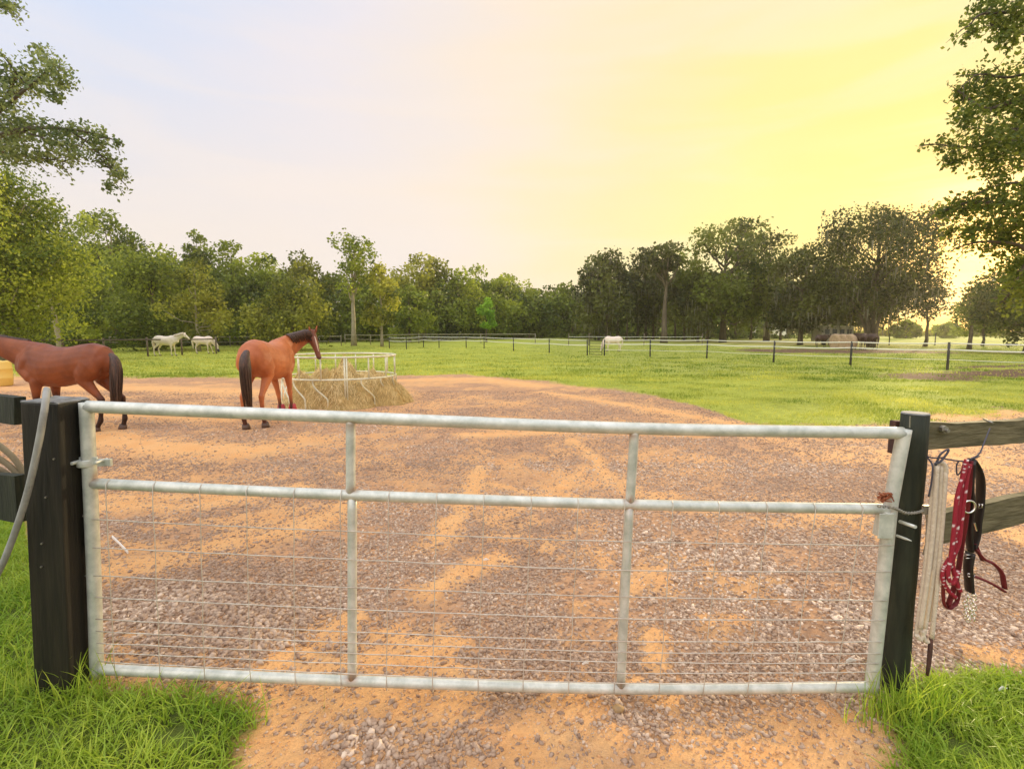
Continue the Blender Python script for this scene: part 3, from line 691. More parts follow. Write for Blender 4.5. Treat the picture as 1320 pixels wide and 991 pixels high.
def flat_strap(mb, pts, w, th, up=(0, 1, 0), n=6):
    mb.tube(spline(pts, n), [w] * ((len(pts) - 1) * n + 1), 10, flat=th / w, up=up)
def build_hangings():
    y = 2.09
    # grey hose over the left post
    def Q(px, py, d=0): return P(px, py, 2.0 + d)
    pts = [P(64, 560, 2.25), P(63, 520, 2.23), P(61, 504, 2.14), P(60, 505, 2.05), P(57, 530, 1.995), P(48, 580, 1.985), P(34, 640, 1.98), P(14, 700, 1.98), P(-8, 748, 1.98), P(-60, 830, 1.97), P(-110, 860, 2.0)]
    s = spline(pts, 8)
    mb = MB(); mb.tube(s, .0130, 14, flat=.8); tag(mb.build('hose', M['hose'], None, smooth=True), 'grey rubber hose draped over the top of the square post', 'hose')
    # canvas straps bundled behind the left post
    mb = MB(); c = P(8, 585, 2.45)
    for k in range(7):
        a = random.uniform(-.03, .03)
        pts = [c + Vector((-.35 + a, .1 * k * .3, .20 - .03 * k)), c + Vector((-.14 + a, -.02 * k, .10 - .045 * k)), c + Vector((.0 + a, .0, -.01 - .04 * k)), c + Vector((.10, .02, -.16 - .03 * k)), c + Vector((.2, .05, -.20 - .03 * k))]
        mb.tube(spline(pts, 6), .018, 8, flat=.5)
    tag(mb.build('strap_bundle', M['coil'], None, smooth=True), 'tan straps bundled behind the left plank fence beside the square post', 'straps')
    # cream cotton rope: three long loops
    mb = MB()
    hook = P(1210, 601, y)
    def hang(xt, yt, xb, yb, d=0.0, sway=0): return [P(xt, yt, y + d), P(xt + (xb - xt) * .33 + sway, yt + (yb - yt) * .33, y + d), P(xt + (xb - xt) * .66 + sway, yt + (yb - yt) * .66, y + d), P(xb, yb, y + d)]
    strands = [hang(1204, 606, 1181, 820, .015, 2), hang(1208, 600, 1186, 810, 0, 3), hang(1213, 600, 1192, 812, .006, 3), hang(1219, 608, 1201, 822, 0.0, 1), hang(1210, 604, 1196, 800, .02, 2)]
    bottoms = [(P(1181, 820, y + .015), P(1192, 812, y + .006)), (P(1186, 810, y), P(1201, 822, y)), ]
    for q in strands: mb.tube(spline(q, 10), .0092, 9)
    arc = [P(1204, 608, y + .015), P(1207, 598, y + .008), P(1213, 596, y + .004), P(1218, 600, y), P(1219.5, 610, y)]
    mb.tube(spline(arc, 6), .0095, 9)
    for a, b in (((1182, 818), (1193, 810)), ((1188, 812), (1201, 822))):
        p = P(*a, y + .004); q = P(*b, y + .004); m_ = p.lerp(q, .5) + Vector((0, 0, -.035)); mb.tube(spline([p, p.lerp(m_, .6) + Vector((0, 0, -.006)), m_, q.lerp(m_, .6) + Vector((0, 0, -.006)), q], 5), .009, 9)
    tag(mb.build('cotton_rope', M['rope'], None, smooth=True), 'doubled cream cotton rope hanging in long loops right of the round post', 'rope')
    # rope tail with rusty end
    mb = MB(); p = P(1200, 822, y); mb.tube([p, P(1199, 838, y), P(1197, 858, y), P(1195, 870, y)], [.008, .0095, .008, .006], 8)
    tag(mb.build('iron_stake', M['rust'], None, smooth=True), 'rusty dark iron stake standing in the grass under the cream rope', 'stake')
    # black cord the tack hangs from
    mb = MB()
    mb.tube(spline([P(1195, 588, 2.13), P(1203, 590, y), P(1212, 590, y), P(1222, 592, y), P(1236, 594, y), P(1248, 594, y), P(1262, 588, y + .04)], 6), .0035, 6)
    mb.tube(spline([P(1206, 600, y), P(1212, 586, y - .01), P(1222, 579, y - .01), P(1221, 584, y - .012), P(1212, 595, y - .01), P(1204, 598, y)], 6), .0042, 6)
    mb.tube(spline([P(1196, 590, 2.14), P(1202, 600, y), P(1201, 620, y), P(1197, 640, y + .01)], 6), .0035, 6)
    mb.tube(spline([P(1276, 552, y + .14), P(1268, 572, y + .08), P(1262, 585, y + .03), P(1250, 592, y)], 6), .003, 6)
    mb.tube(spline([P(1236, 594, y), P(1233, 600, y), P(1234, 612, y), P(1240, 606, y)], 5), .003, 6)
    tag(mb.build('hanging_cord', M['cordmat'], None, smooth=True), 'knotted dark cord holding the ropes and halter on the fence', 'cord')
    mb = MB(); mb.tube([P(1268, 540, 2.30), P(1280, 545, 2.24)], .0045, 7); tag(mb.build('nail', M['steel'], None, smooth=True), 'bent pale nail sticking out of the top rail above the halter', 'nail')
    # halter with red rope
    h = empty('horse_halter', P(1245, 700, y), 0, 'black and dark red halter with its red lead rope hung on the fence', 'halter')
    off = Vector(h.location)
    def K(px, py, d=0): return P(px, py, y + d) - off
    mb = MB()
    rp_ = [[(1244, 596), (1240, 620), (1236, 660), (1233, 690), (1228, 712), (1218, 730), (1215, 745), (1222, 760), (1232, 770)],
           [(1250, 598), (1245, 625), (1240, 665), (1236, 700), (1228, 722), (1232, 748), (1238, 762)],
           [(1246, 592), (1243, 610), (1234, 640), (1230, 680), (1226, 716), (1222, 740), (1228, 752), (1236, 735)]]
    V0 = mb.n
    for k, pl in enumerate(rp_):
        s = spline([K(a, b, -.02 - .006 * k) for a, b in pl], 14); n0 = mb.n
        mb.tube(s, .0085, 10)
        for i in range(len(s)):
            for j in range(10):
                ph = (i * .9 + j * .63 + k) % (2 * PI); mb.a[n0 + i * 10 + j] = 1.0 if (random.Random(i * 131 + (j // 2) * 17 + k * 7).random() < .055) else 0.0
    mb.build('lead_rope', M['redrope'], h, attr='fleck', smooth=True)
    mb = MB()
    flat_strap(mb, [K(1252, 594, .0), K(1249, 630, .0), K(1245, 670, 0), K(1240, 700, 0), K(1236, 730, 0), K(1229, 760, 0), K(1222, 780, 0)], .014, .004)
    flat_strap(mb, [K(1222, 782, 0), K(1232, 778, 0), K(1236, 760, 0), K(1232, 742, 0)], .011, .004)
    flat_strap(mb, [K(1219, 735, 0), K(1216, 755, 0), K(1217, 778, 0), K(1224, 784, 0), K(1234, 775, 0)], .010, .004)
    mb.build('red_strap', M['redweb'], h, smooth=True)
    mb = MB()
    flat_strap(mb, [K(1253, 592, .01), K(1260, 604, .01), K(1264, 620, .01), K(1263, 650, .01), K(1260, 670, .01), K(1258, 690, .01), K(1253, 706, .01)], .024, .007)
    flat_strap(mb, [K(1253, 594, 0), K(1251, 625, 0), K(1252, 655, 0), K(1249, 685, 0), K(1251, 710, 0)], .019, .007)
    flat_strap(mb, [K(1251, 712, 0), K(1248, 730, 0), K(1249, 748, 0), K(1250, 762, 0)], .024, .010)
    mb.build('crown_strap', M['leather'], h, smooth=True)
    mb = MB()
    flat_strap(mb, [K(1256, 706, 0), K(1268, 720, -.01), K(1280, 726, -.02), K(1291, 738, -.03), K(1295, 758, -.03)], .013, .006)
    flat_strap(mb, [K(1254, 742, 0), K(1268, 747, -.01), K(1282, 754, -.02), K(1295, 762, -.03)], .013, .006)
    flat_strap(mb, [K(1257, 700, 0), K(1262, 712, 0), K(1266, 722, 0)], .010, .005)
    mb.build('nose_band', M['redweb'], h, smooth=True)
    mb = MB(); c = K(1249, 653, -.025)
    mb.tube([c + Vector((.027 * math.cos(t), 0, .027 * math.sin(t))) for t in np.linspace(0, 2 * PI, 24, endpoint=False)], .0042, 8, closed=True)
    mb.build('ring', M['chrome'], h, smooth=True)
    for (px, py, w_, hh) in ((1249, 717, .028, .016), (1252, 741, .030, .014), (1264, 652, .014, .018)):
        mb = MB(); c = K(px, py, -.014)
        mb.tube([c + Vector((sx * w_ / 2, 0, sz * hh)) for sx, sz in ((-1, -.5), (-1, .5), (1, .5), (1, -.5))], .0025, 6, closed=True); mb.build('buckle', M['chrome'], h, smooth=True)
    mb = MB()
    for k in range(26):
        c = K(1247 + 6 * math.sin(k * 1.9) + 3, 765 + k * 1.35, -.01 + .006 * math.cos(k * 1.9)); t = random.uniform(0, PI)
        mb.tube([c + Vector((.008 * math.cos(a) * math.cos(t), .008 * math.cos(a) * math.sin(t), .010 * math.sin(a))) for a in np.linspace(0, 2 * PI, 9, endpoint=False)], .0022, 5, closed=True)
    mb.build('lead_chain', M['chrome'], h, smooth=True)
    mb = MB(); mb.tube([K(1256, 674, -.02), K(1259, 684, -.02)], .0035, 6); mb.build('snap_hook', M['chrome'], h)
    # chain closing the gate
    mb = MB(); pts = spline([P(1132, 652, 2.08), P(1150, 654, 2.07), P(1158, 657, 2.075), P(1167, 661, 2.085), P(1178, 661, 2.09), P(1187, 659, 2.11), P(1193, 655, 2.13), P(1195, 650, 2.15)], 6)
    for k in range(len(pts) - 1):
        c = pts[k].lerp(pts[k + 1], .5); d = (pts[k + 1] - pts[k]).normalized(); o_ = d.cross(Vector((0, 0, 1) if k % 2 else (0, 1, .2))).normalized(); l = (pts[k + 1] - pts[k]).length * .75
        mb.tube([c + d * l * math.cos(a) + o_ * .0062 * math.sin(a) for a in np.linspace(0, 2 * PI, 10, endpoint=False)], .0022, 5, closed=True)
    tag(mb.build('latch_chain', M['steel'], None, smooth=True), 'thin steel chain looped from the gate to the round post', 'chain')
    mb = MB(); c = P(1192, 656, 2.125)
    mb.box(c.x - .014, c.x + .014, c.y - .012, c.y, c.z - .02, c.z + .02)
    s = P(1200, 680, 2.12)
    mb.tube([s + Vector((.014 * math.cos(a), 0, .05 * math.sin(a))) for a in np.linspace(0, 2 * PI, 16, endpoint=False)], .004, 6, closed=True)
    mb.tube([P(1193, 660, 2.12), P(1195, 672, 2.12), P(1194, 700, 2.12), P(1190, 715, 2.13)], .004, 6)
    tag(mb.build('snap_clip', M['steel'], None, smooth=False), 'grey metal snap clip at the post end of the chain', 'clip')
    # rag of rust-coloured baler twine on the rail end
    mb = MB(); c = P(1141, 640, 2.10)
    for k in range(16):
        a = random.uniform(0, 6.28); mb.tube(spline([c + Vector((random.uniform(-.03, .03), random.uniform(-.02, .01), random.uniform(-.02, .022))) for _ in range(4)], 4), .0025, 5)
    tag(mb.build('twine_knot', mat('rust_twine', (.28, .08, .03), .9), None, smooth=True), 'rust coloured knot of twine on the gate above the chain', 'twine')
build_hangings()

def build_litter():
    a = G(146, 704); b = G(166, 726); a.z = float(height(np.array([a.x]), np.array([a.y]))[0]) + .035; b.z = float(height(np.array([b.x]), np.array([b.y]))[0]) + .03
    mb = MB(); mb.tube([a, a.lerp(b, .5) + Vector((0, 0, .004)), b], [.016, .014, .015], 6, flat=.35)
    tag(mb.build('broken_batten', M['litter'], None), 'short white broken batten lying on the gravel behind the gate', 'batten')
    for (px, py, s, lab) in ((627, 724, .022, 'small white chip of plastic lying on gravel in the middle'), (1098, 856, .03, 'white scrap lying behind the bottom right corner of the gate'),
                             (1292, 912, .024, 'pale dead leaf lying on the grass at the right'), (755, 858, .018, 'white scrap lying between the two inner stiles')):
        c = G(px, py); z = float(height(np.array([c.x]), np.array([c.y]))[0]) + (.05 if px > 1200 else .018)
        mb = MB(); mb.tube([(c.x - s, c.y, z), (c.x - s * .3, c.y + .006, z + .004), (c.x + s, c.y + .01, z)], [s * .35, s * .5, s * .1], 6, flat=.25)
        tag(mb.build('litter_scrap', M['litter'], None), lab, 'litter')
    c = G(797, 911); v, f = ico(); z = float(height(np.array([c.x]), np.array([c.y]))[0])
    V = v * np.array([.03, .025, .02]) * (1 + rs.uniform(-.15, .15, (12, 1))) + np.array([c.x, c.y, z + .012])
    tag(link_mesh('stone', V, f, mat('ochre_stone', (.45, .27, .10), .8, var=(.3, .2, .1), vscale=40)), 'rounded ochre stone lying just under the gate', 'stone')
build_litter()

# ================================================================ FENCES
def gh(x, y): return float(height(np.array([float(x)]), np.array([float(y)]))[0])
def fence(name, label, base_px, tops, rails, pmat, rmat, pw=.05, sag=.05, rail_r=.02, rail_flat=.25, posts=None, group=None, ext=None):
    """posts from ground pixels; rails at heights run post to post"""
    pts = [G(a, b) if not isinstance(b, tuple) else Vector((*b, 0)) for a, b in base_px]
    for p in pts: p.z = gh(p.x, p.y)
    root = empty(name, pts[0], 0, label, 'fence', group); off = Vector(root.location)
    for i, p in enumerate(pts):
        q = p - off; ln = random.uniform(-.02, .02)
        MB().tube([q + Vector((0, 0, -.1)), q + Vector((ln * .5, 0, tops * .5)), q + Vector((ln, 0, tops))], pw, 8).build('post', pmat, root, smooth=True)
    for h, r_, s_ in rails:
        for a, b in zip(pts[:-1], pts[1:]):
            qs = []
            for k in range(7):
                t = k / 6; p = a.lerp(b, t) - off; p.z += h - s_ * 4 * t * (1 - t); qs.append(p + Vector((0, -pw - .003, 0)))
            MB().tube(qs, r_, 8, flat=rail_flat, up=(0, 0, 1)).build('rail' if s_ < .02 else 'tape', rmat, root, smooth=True)
    return root
EXT = G(1221, 477) + (G(1221, 477) - G(1096, 472)) 
EXT2 = G(1221, 477) + (G(1221, 477) - G(1096, 472)) * 2
fence('tape_fence', 'long electric tape fence with dark posts right of the small paddock gate',
      [(779, 458.5), (838, 460), (911, 462.5), (997, 467.5), (1096, 472), (1221, 477.5), (0, (EXT.x, EXT.y)), (0, (EXT2.x, EXT2.y))], 1.32,
      [(1.27, .026, .035), (.97, .030, .05), (.50, .012, .03)], M['darkpost'], M['tape'], pw=.055)
fence('tape_fence', 'shorter electric tape fence between the round feeder and the small paddock gate',
      [(502, 449), (524, 450.5), (546, 448), (566, 448.5), (601, 448.5), (624, 449.5), (662, 453), (708, 455.5), (757, 458)], 1.28,
      [(1.22, .026, .03), (.84, .032, .05)], M['darkpost'], M['tape'], pw=.05)
fence('wooden_fence', 'brown post and rail fence in front of the two white horses',
      [(20, 463), (82, 462), (135, 461), (191, 460.5), (235, 458.5), (279, 457)], 1.45, [(1.28, .05, .0)], M['brownwood'], M['brownwood'], pw=.065)
fence('wooden_fence', 'pale weathered rail fence along the foot of the left woods',
      [(-60, 448), (20, 448), (90, 448), (142, 448), (200, 447.5), (297, 447), (380, 446), (440, 446)], 1.25, [(1.15, .06, .0), (.55, .04, 0)], M['palewood'], M['palewood'], pw=.06)
fence('wooden_fence', 'distant brown rail fence behind the tape fence in the middle',
      [(445, 443.5), (478, 444.5), (540, 443), (620, 442.5), (690, 442.5)], 1.30, [(1.20, .05, .0), (.65, .04, 0)], M['palewood'], M['palewood'], pw=.06)
fence('wire_fence', 'sparse wire fence on dark posts in the far right pasture',
      [(1070, 446), (1146, 445.5), (1205, 445.5), (1268, 446.5), (1340, 447.5)], 1.5, [(1.1, .010, .03), (.6, .010, .03)], M['darkpost'], M['thinwire'], pw=.06)
fence('wire_fence', 'short wire fence with pale posts behind the pale horse by the trees',
      [(733, 446), (759, 446), (830, 446), (905, 446)], 1.5, [(1.1, .02, .03)], M['brownwood'], M['tape'], pw=.05)
def paddock_gate():
    a = G(760, 458); b = G(776, 458.5)
    r = empty('paddock_gate', a, 0, 'small dark bar gate between two posts in the tape fence', 'gate'); off = Vector(r.location)
    mb = MB()
    for p in (a, b): mb.tube([p - off + Vector((0, 0, .06)), p - off + Vector((0, 0, 1.3))], .025, 8)
    mb.build('frame', M['darkpost'], r, smooth=True)
    for z in (.08, .3, .52, .74, .96, 1.25):
        MB().tube([a - off + Vector((0, 0, z)), b - off + Vector((0, 0, z))], .018, 6).build('bar', M['darkpost'], r, smooth=True)
paddock_gate()

# ================================================================ HORSES
def loft(mb, st, n=14):
    """stations: (centre, half-size vertical-ish, half-size lateral); rounded ends"""
    st = [(Vector(c), a, b) for c, a, b in st]
    # end caps
    def cap(c, a, b, d):
        return [(c + d * a * .55, a * .62, b * .62), (c + d * a * .85, a * .22, b * .22)]
    d0 = (st[0][0] - st[1][0]).normalized(); d1 = (st[-1][0] - st[-2][0]).normalized()
    S = list(reversed(cap(*st[0], d0))) + st + cap(*st[-1], d1)
    k = len(S); V = []
    for i, (c, a, b) in enumerate(S):
        t = (S[min(i + 1, k - 1)][0] - S[max(i - 1, 0)][0]).normalized()
        lat = Vector((0, 1, 0)) - t * t.y
        if lat.length < .3: lat = Vector((1, 0, 0)) - t * t.x
        lat.normalize(); up = t.cross(lat).normalized()
        for j in range(n):
            an = 2 * PI * j / n; V.append(c + up * (a * math.cos(an)) + lat * (b * math.sin(an)))
    F = []
    for i in range(k - 1):
        for j in range(n): F.append((i * n + j, i * n + (j + 1) % n, (i + 1) * n + (j + 1) % n, (i + 1) * n + j))
    F.append(tuple(range(n))[::-1]); F.append(tuple((k - 1) * n + j for j in range(n)))
    mb.add(V, F)
def remesh(mb, voxel, smooth_it=6):
    me = bpy.data.meshes.new('tmp'); me.from_pydata([tuple(v) for v in mb.v], [], mb.f); me.update()
    import bmesh
    bm = bmesh.new(); bm.from_mesh(me); bmesh.ops.recalc_face_normals(bm, faces=bm.faces); bm.to_mesh(me); bm.free()
    o = bpy.data.objects.new('tmp', me); C.objects.link(o)
    r = o.modifiers.new('r', 'REMESH'); r.mode = 'VOXEL'; r.voxel_size = voxel; r.adaptivity = 0
    s = o.modifiers.new('s', 'SMOOTH'); s.factor = .5; s.iterations = smooth_it
    dg = bpy.context.evaluated_depsgraph_get(); ev = o.evaluated_get(dg)
    out = bpy.data.meshes.new_from_object(ev); bpy.data.objects.remove(o); bpy.data.meshes.remove(me)
    return out
def default_legs(hf=(0, 0), ff=(0, 0)):
    """joint chains; hf/ff = forward offset of each hind / front foot (left, right)"""
    L = []
    for sgn, d in ((1, hf[0]), (-1, hf[1])):
        L.append(('h', [(.26, sgn * .12, 1.10), (.40 + d * .15, sgn * .15, .90), (.10 + d * .75, sgn * .13, .55), (.13 + d, sgn * .125, .20), (.20 + d, sgn * .125, .045)]))
    for sgn, d in ((1, ff[0]), (-1, ff[1])):
        L.append(('f', [(1.30, sgn * .13, 1.05), (1.24 + d * .05, sgn * .155, .86), (1.29 + d * .6, sgn * .14, .48), (1.29 + d, sgn * .135, .19), (1.36 + d, sgn * .135, .045)]))
    return L
NECKS = dict(
    up=([(1.33, 0, 1.22), (1.52, 0, 1.36), (1.72, 0, 1.53), (1.90, 0, 1.70), (2.00, 0, 1.80)], [(2.03, 0, 1.80), (2.40, 0, 1.40)]),
    level=([(1.33, 0, 1.22), (1.56, 0, 1.30), (1.80, 0, 1.40), (2.02, 0, 1.49), (2.13, 0, 1.52)], [(2.16, 0, 1.52), (2.56, 0, 1.18)]),
    low=([(1.33, 0, 1.22), (1.58, 0, 1.24), (1.84, 0, 1.27), (2.08, 0, 1.29), (2.2, 0, 1.28)], [(2.22, 0, 1.27), (2.62, 0, .93)]),
    graze=([(1.33, 0, 1.20), (1.55, 0, 1.05), (1.72, 0, .84), (1.84, 0, .62), (1.90, 0, .50)], [(1.90, 0, .46), (2.02, 0, .05)]),
)
def horse(label, loc, heading, coat, hairm, neck='up', legs=None, scale=1.0, voxel=.02, group=None, face=None, extra=None, black=.55, tail_sway=0.0, detail=True, cat='horse', manehang=1, darkhead=0):
    root = empty('horse', loc, heading, label, cat, group); root.scale = (scale,) * 3
    nk, hd = NECKS[neck] if isinstance(neck, str) else neck
    legs = legs or default_legs((.05, -.12), (.0, .08))
    mb = MB()
    X0 = -.75   # local origin under mid-body
    def T(p): return Vector((p[0] + X0, p[1], p[2]))
    loft(mb, [(T(p), a, b) for p, a, b in (
        ((.04, 0, 1.16), .17, .13), ((.13, 0, 1.19), .275, .225), ((.28, 0, 1.195), .325, .275), ((.46, 0, 1.175), .325, .278), ((.66, 0, 1.135), .325, .285),
        ((.88, 0, 1.105), .345, .298), ((1.08, 0, 1.11), .36, .285), ((1.24, 0, 1.145), .375, .245), ((1.38, 0, 1.165), .355, .215), ((1.50, 0, 1.14), .275, .19), ((1.58, 0, 1.10), .18, .14))], 20)
    for s in (1, -1):   # haunch, stifle, shoulder, pectoral masses
        loft(mb, [(T((.14, s * .13, 1.22)), .16, .10), (T((.26, s * .165, 1.16)), .23, .125), (T((.37, s * .175, .98)), .16, .105)], 14)
        loft(mb, [(T((1.34, s * .085, 1.42)), .10, .07), (T((1.36, s * .150, 1.22)), .13, .09), (T((1.45, s * .140, 1.06)), .12, .085), (T((1.31, s * .165, .94)), .115, .075)], 14)
    nr = [(.30, .17), (.245, .125), (.19, .10), (.155, .085), (.125, .078)]
    loft(mb, [(T(p), a, b) for p, (a, b) in zip(nk, nr)], 16)
    h0, h1 = Vector(hd[0]), Vector(hd[1]); hl = (h1 - h0)
    # head: the depth axis is perpendicular to the head axis
    hs = [(-.02, .075, .062), (.12, .115, .083), (.28, .125, .088), (.45, .098, .070), (.65, .072, .053), (.85, .062, .050), (.97, .055, .046)]
    side = Vector((0, 1, 0)) if abs(hl.normalized().y) < .75 else Vector((1, 0, 0))
    hup = hl.cross(side).normalized(); side = hup.cross(hl).normalized()
    if hup.z < 0: hup = -hup
    if len(hd) > 2:
        hup = Vector(hd[2]); hup = (hup - hl * (hup.dot(hl) / hl.dot(hl))).normalized(); side = hup.cross(hl).normalized()
    V = []; n = 14; SS = [(-.12, .035, .03)] + hs + [(1.02, .03, .025)]
    for (t, a, b) in SS:
        c = h0 + hl * t - hup * (a - .075) * .75
        for j in range(n):
            an = 2 * PI * j / n; V.append(T(c + hup * a * math.cos(an) + side * b * math.sin(an)))
    F = []
    for i in range(len(SS) - 1):
        for j in range(n): F.append((i * n + j, i * n + (j + 1) % n, (i + 1) * n + (j + 1) % n, (i + 1) * n + j))
    F.append(tuple(range(n))[::-1]); F.append(tuple((len(SS) - 1) * n + j for j in range(n))); mb.add(V, F)
    hu = hl.normalized()
    for s in (1, -1):   # ears
        b0 = h0 + hup * .055 + side * s * .055 - hu * .0
        tip = b0 + hup * .10 - hu * .11 + side * s * .03
        loft(mb, [(T(b0), .030, .030), (T(b0.lerp(tip, .45)), .034, .022), (T(b0.lerp(tip, 1.0)), .008, .008)], 8)
    HR = [(.20, .135), (.145, .11), (.064, .048), (.040, .033), (.052, .050)]
    hoofs = []
    for kind, J in legs:
        J = [Vector(j) for j in J]
        if kind == 'h':
            st = [(J[0], .19, .125), (J[0].lerp(J[1], .6), .165, .125), (J[1], .125, .10), (J[1].lerp(J[2], .45), .082, .066), (J[1].lerp(J[2], .85), .056, .046), (J[2], .062, .047),
                  (J[2].lerp(J[3], .3), .046, .038), (J[2].lerp(J[3], .8), .036, .033), (J[3], .047, .042), (J[3].lerp(J[4], .5), .036, .036), (J[4], .046, .048)]
        else:
            st = [(J[0], .14, .08), (J[1], .11, .075), (J[1].lerp(J[2], .4), .076, .060), (J[1].lerp(J[2], .85), .048, .043), (J[2], .052, .048), (J[2].lerp(J[3], .25), .038, .035),
                  (J[2].lerp(J[3], .8), .033, .031), (J[3], .045, .041), (J[3].lerp(J[4], .5), .035, .034), (J[4], .046, .048)]
        loft(mb, [(T(p), a, b) for p, a, b in st], 12)
        hoofs.append(J[4])
    me = remesh(mb, voxel, 3)
    co = np.empty(len(me.vertices) * 3, np.float32); me.vertices.foreach_get('co', co); co = co.reshape(-1, 3)
    z = co[:, 2]
    pts = (1 - sstep(black - .12, black + .10, z + .08 * (fbm(co[:, 0], co[:, 1] * 3 + z, 7, 3, 3) - .5)))
    # the dark muzzle, ear tips
    hm = T(h0 + hl * 1.0); pts = np.maximum(pts, 1 - sstep(.05, .15, np.linalg.norm(co - np.array(hm), axis=1)))
    if darkhead:
        A_ = np.array(T(h0)); B_ = np.array(T(h0 + hl)); t_ = np.clip(((co - A_) @ (B_ - A_)) / ((B_ - A_) @ (B_ - A_)), 0, 1); dd = np.linalg.norm(co - A_ - t_[:, None] * (B_ - A_), axis=1); pts = np.maximum(pts, darkhead * (1 - sstep(.10, .20, dd)))
    at = me.attributes.new('points', 'FLOAT', 'POINT'); at.data.foreach_set('value', pts.astype(np.float32))
    me.polygons.foreach_set('use_smooth', np.ones(len(me.polygons), dtype=bool)); me.materials.clear(); me.materials.append(coat)
    b = bpy.data.objects.new('body', me); C.objects.link(b); b.parent = root
    # tail
    mb = MB(); rr_ = random.Random(7)
    t0 = T((.015, 0, 1.28))
    core = [t0 + Vector((.06, 0, .03)), t0 + Vector((-.05, tail_sway * .1, -.02)), t0 + Vector((-.10, tail_sway * .4, -.22)), t0 + Vector((-.09, tail_sway * .8, -.55)), t0 + Vector((-.06, tail_sway, -.90))]
    mb.tube(spline(core, 5), [.045, .05, .055, .06, .06, .068, .075, .082, .086, .09, .088, .086, .082, .078, .072, .066, .058, .045, .032, .018, .006][:21], 10)
    if detail:
        for k in range(240):
            a = rr_.uniform(0, 6.28); rr2 = rr_.uniform(.6, 1.0); ln = rr_.uniform(.55, 1.08); st = rr_.uniform(0, .3)
            q = []
            cc = spline(core, 5); rad = [.03, .05, .06, .075, .09, .09, .085, .075, .06]
            for i in range(9):
                t = st + (ln - st) * i / 8; f = t * (len(cc) - 1); j = min(int(f), len(cc) - 2)
                c = cc[j].lerp(cc[j + 1], min(f - j, 1.2)); w = np.interp(t, np.linspace(0, 1, 9), rad) * rr2
                q.append(c + Vector((math.cos(a + .3 * i / 8) * w * 1.05, math.sin(a + .3 * i / 8) * w * 1.0, 0)))
            mb.tube(q, [.006] * 7 + [.004, .002], 4)
    mb.build('tail', hairm, root, smooth=True)
    # mane along the crest
    mb = MB(); crest = []
    for i in range(len(nk)):
        p = Vector(nk[i]); t = (Vector(nk[min(i + 1, len(nk) - 1)]) - Vector(nk[max(i - 1, 0)])).normalized(); lat = Vector((0, 1, 0)) - t * t.y
        lat.normalize(); up = t.cross(lat); up = up if up.z > 0 else -up
        if abs(up.z) < .2 and up.x < 0: up = -up
        crest.append((T(p + up * nr[i][0] * .97), up, lat))
    crest = crest[1:] if len(crest) > 4 else crest
    nst = 150 if detail else 40
    for k in range(nst):
        t = k / (nst - 1) * (len(crest) - 1); i = min(int(t), len(crest) - 2); f = t - i
        p = crest[i][0].lerp(crest[i + 1][0], f); up = crest[i][1].lerp(crest[i + 1][1], f); lat = crest[i][2]
        L2 = rr_.uniform(.08, .20); sg = -manehang
        q = [p - up * .03, p + up * .02 + lat * sg * .015, p + up * .015 + lat * sg * (.06) , p - up * L2 * .5 + lat * sg * (.10 + rr_.uniform(0, .02)), p - up * L2 + lat * sg * (.115 + rr_.uniform(-.01, .02))]
        mb.tube(q, [.014, .014, .012, .009, .003] if detail else [.03, .03, .025, .02, .01], 4)
    mb.build('mane', hairm, root, smooth=True)
    for s in (1, -1):
        e = h0 + hl * .27 + hup * .045 + side * s * .080
        mb = MB(); loft(mb, [(T(e - hu * .012), .018, .014), (T(e + hu * .012), .018, .014)], 10); mb.build('eye', M['eye'], root, smooth=True)
    if face:
        mb = MB(); q = [(.16, .062), (.35, .055), (.55, .047), (.80, .040)]
        for i in range(len(q)): pass
        pts_ = [T(h0 + hl * t + hup * (a_ + .026)) for t, a_ in ((.18, .056), (.35, .058), (.55, .052), (.75, .048))]
        mb.tube(spline(pts_, 5), [.005 + .008 * math.sin(PI * min(1, (i + 2) / 17)) for i in range(16)], 8, flat=1.0); mb.build('blaze', M['blaze'], root, smooth=True)
    for j in hoofs:
        c = T(j); mb = MB(); z0 = max(c.z - .045, 0)
        mb.tube([(c.x + .012, c.y, z0), (c.x + .006, c.y, z0 + .035), (c.x - .008, c.y, z0 + .085)], [.068, .064, .053], 12); mb.build('hoof', M['hoof'], root, smooth=True)
    if extra: extra(root, T, [Vector(j) for _, J in legs for j in J[3:4]], hoofs, h0, hl, hup, side)
    return root

# the horse at the left, broadside, facing left
g = G(128, 553); g2 = G(155, 550)
hx, hy = P(88, 440, 8.75).x, 8.75
horse('bay horse standing broadside behind the square post, head out of view', (hx, hy, gh(hx, hy)), R(180 - 3), M['bay'], M['hair'],
      neck=([(1.33, 0, 1.24), (1.56, .02, 1.33), (1.80, .05, 1.42), (2.03, .08, 1.50), (2.16, .10, 1.54)], [(2.18, .10, 1.54), (2.56, .12, 1.20)]),
      legs=[('h', [(.26, .12, 1.10), (.40, .15, .90), (.12, .13, .56), (.17, .125, .19), (.26, .125, .045)]),
            ('h', [(.26, -.12, 1.10), (.32, -.15, .88), (-.02, -.13, .56), (-.05, -.125, .20), (-.0, -.125, .045)]),
            ('f', [(1.30, .13, 1.05), (1.24, .155, .86), (1.29, .14, .48), (1.30, .135, .19), (1.37, .135, .045)]),
            ('f', [(1.30, -.13, 1.05), (1.22, -.155, .86), (1.20, -.14, .48), (1.17, -.135, .19), (1.23, -.135, .045)])],
      scale=1.03, voxel=.017, black=.62, tail_sway=.05, manehang=1)
